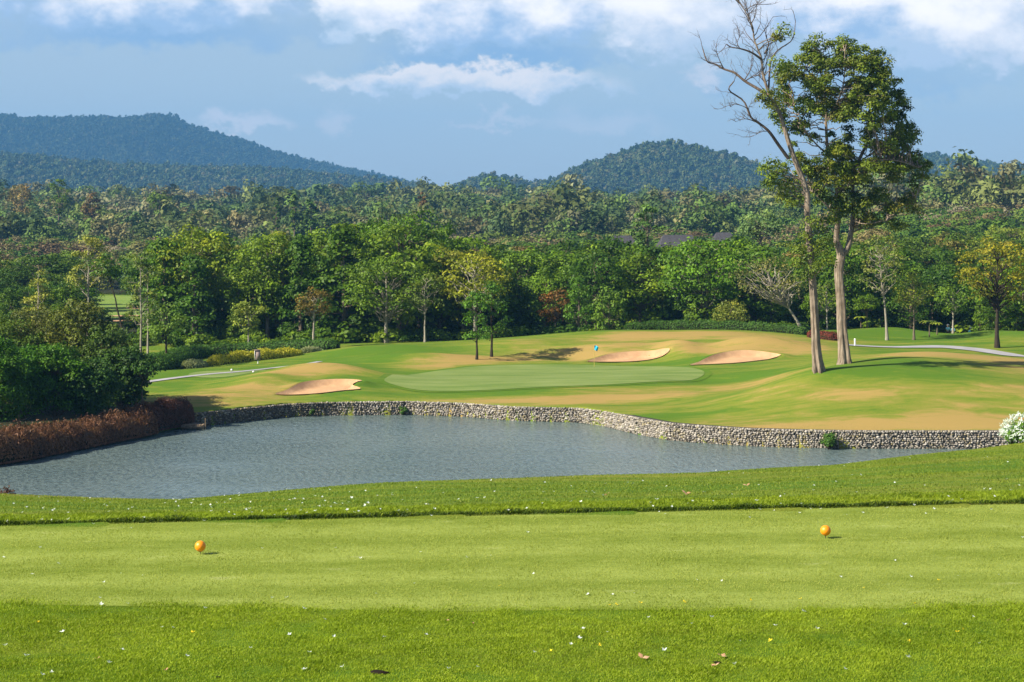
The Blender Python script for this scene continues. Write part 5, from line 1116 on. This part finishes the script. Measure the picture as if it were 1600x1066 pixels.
for t in '1173,941 1252,938 1428,945 1497,952 1203,1006 1496,992 1505,988 1421,1006 1350,921 1517,925 1467,909 963,947 952,948 1002,945 1069,943 862,1022 937,1013 780,918 302,993 58,977'.split():
    x, y = map(float, t.split(',')); ob = drop('fallen_petal', YM, x, y, 'small yellow petal on the pale mown tee' if y < 957 else 'small yellow petal on the near rough grass', 'petal', 'yellow fallen petals on the '+('tee' if y < 957 else 'rough grass'), rf.uniform(.7, 1.2)); TREES.append([ob, ob['label'], x])
for x, y, s, lab in [(1004,1033,1.3,'brown curled dry leaf on the rough grass, lying in the middle'),(1576,974,.9,'small brown dry leaf on the rough grass near the right edge'),(1128,1030,1.1,'pinkish dry leaf above a dark clod on the rough grass'),(1117,1045,1.0,'dry leaf just below the pinkish one'),(260,1052,.9,'pale brown dry leaf on the rough grass at left'),(698,974,.9,'upright beige dry leaf on the front edge of the rough'),(739,979,.8,'flat beige dry leaf right of the upright one'),(1167,762,1.5,'orange dry leaf on the grass bank, the right one'),(1072,775,1.7,'orange dry leaf on the grass bank, the middle one'),(949,777,1.3,'orange dry leaf on the grass bank, the left one'),(152,1034,.8,'small dry leaf near the lower left corner')]:
    drop('dry_leaf', DM if s > .95 else ZM, x, y, lab, 'leaf', 'dry leaves on the grass', s, y < 800)
def clod(x, y, r, lab):
    rng = np.random.default_rng(int(x)); v, f = ICO2; q = v*(1+rng.normal(0, .16, (len(v), 1)))*np.array([r, r*.6, r*.22]); g = Geo(); g.add(q, f); Y = 4.2*F/(y-HY); X = PXX(x, Y); o = g.obj('soil_clod', M_soil); o.location = (X, Y, gz(X, Y)+.012); tag(o, lab, 'clod', 'dark clods in the grass')
clod(592, 1053, .085, 'large dark clod of soil at the bottom of the photo'); clod(1057, 963, .02, 'small dark clod at the tee edge, left of two'); clod(1085, 964, .022, 'small dark clod at the tee edge, right of two'); clod(907, 989, .018, 'small dark clod beside a white blossom cluster'); clod(1120, 1037, .035, 'dark clod between two dry leaves on the rough grass'); clod(341, 1060, .02, 'small dark clod at the lower left edge'); clod(785, 977, .014, 'tiny dark clod right of the beige dry leaves')
clod2 = Geo(); v, f = ICO2

# ------------------------------------------------------------------ labels: tell look-alikes apart
ORD = ['first', 'second', 'third', 'fourth', 'fifth', 'sixth', 'seventh', 'eighth', 'ninth', 'tenth', 'eleventh', 'twelfth']
from collections import defaultdict
dd = defaultdict(list)
for o, lab, x in TREES: dd[lab].append((x, o))
for lab, it in dd.items():
    if len(it) == 1: continue
    it.sort(key=lambda q: q[0])
    for i, (x, o) in enumerate(it):
        if len(it) == 2: o['label'] = lab+(', the left one' if i == 0 else ', the right one')
        elif len(it) <= 12: o['label'] = lab+f', {ORD[i]} from left'

# ------------------------------------------------------------------ haze
hz = Geo(); box(hz, (-3400, -60, -8.0), (3400, 6300, 265)); mh = bpy.data.materials.new('haze_air'); mh.use_nodes = True; TT_ = NT(mh.node_tree)
pv = TT_.n('ShaderNodeVolumePrincipled'); pv.inputs['Color'].default_value = (.17, .47, .90, 1); pv.inputs['Density'].default_value = 1.1e-4; pv.inputs['Anisotropy'].default_value = 0.0
oo = TT_.n('ShaderNodeOutputMaterial'); TT_.l(pv.outputs[0], oo.inputs['Volume']); tag(hz.obj('haze', mh), kind='stuff')
print('trees', len(TREES), 'belt', cnt, 'mid', len(mids), 'rest', len(rest), 'bank blossoms', n_b)
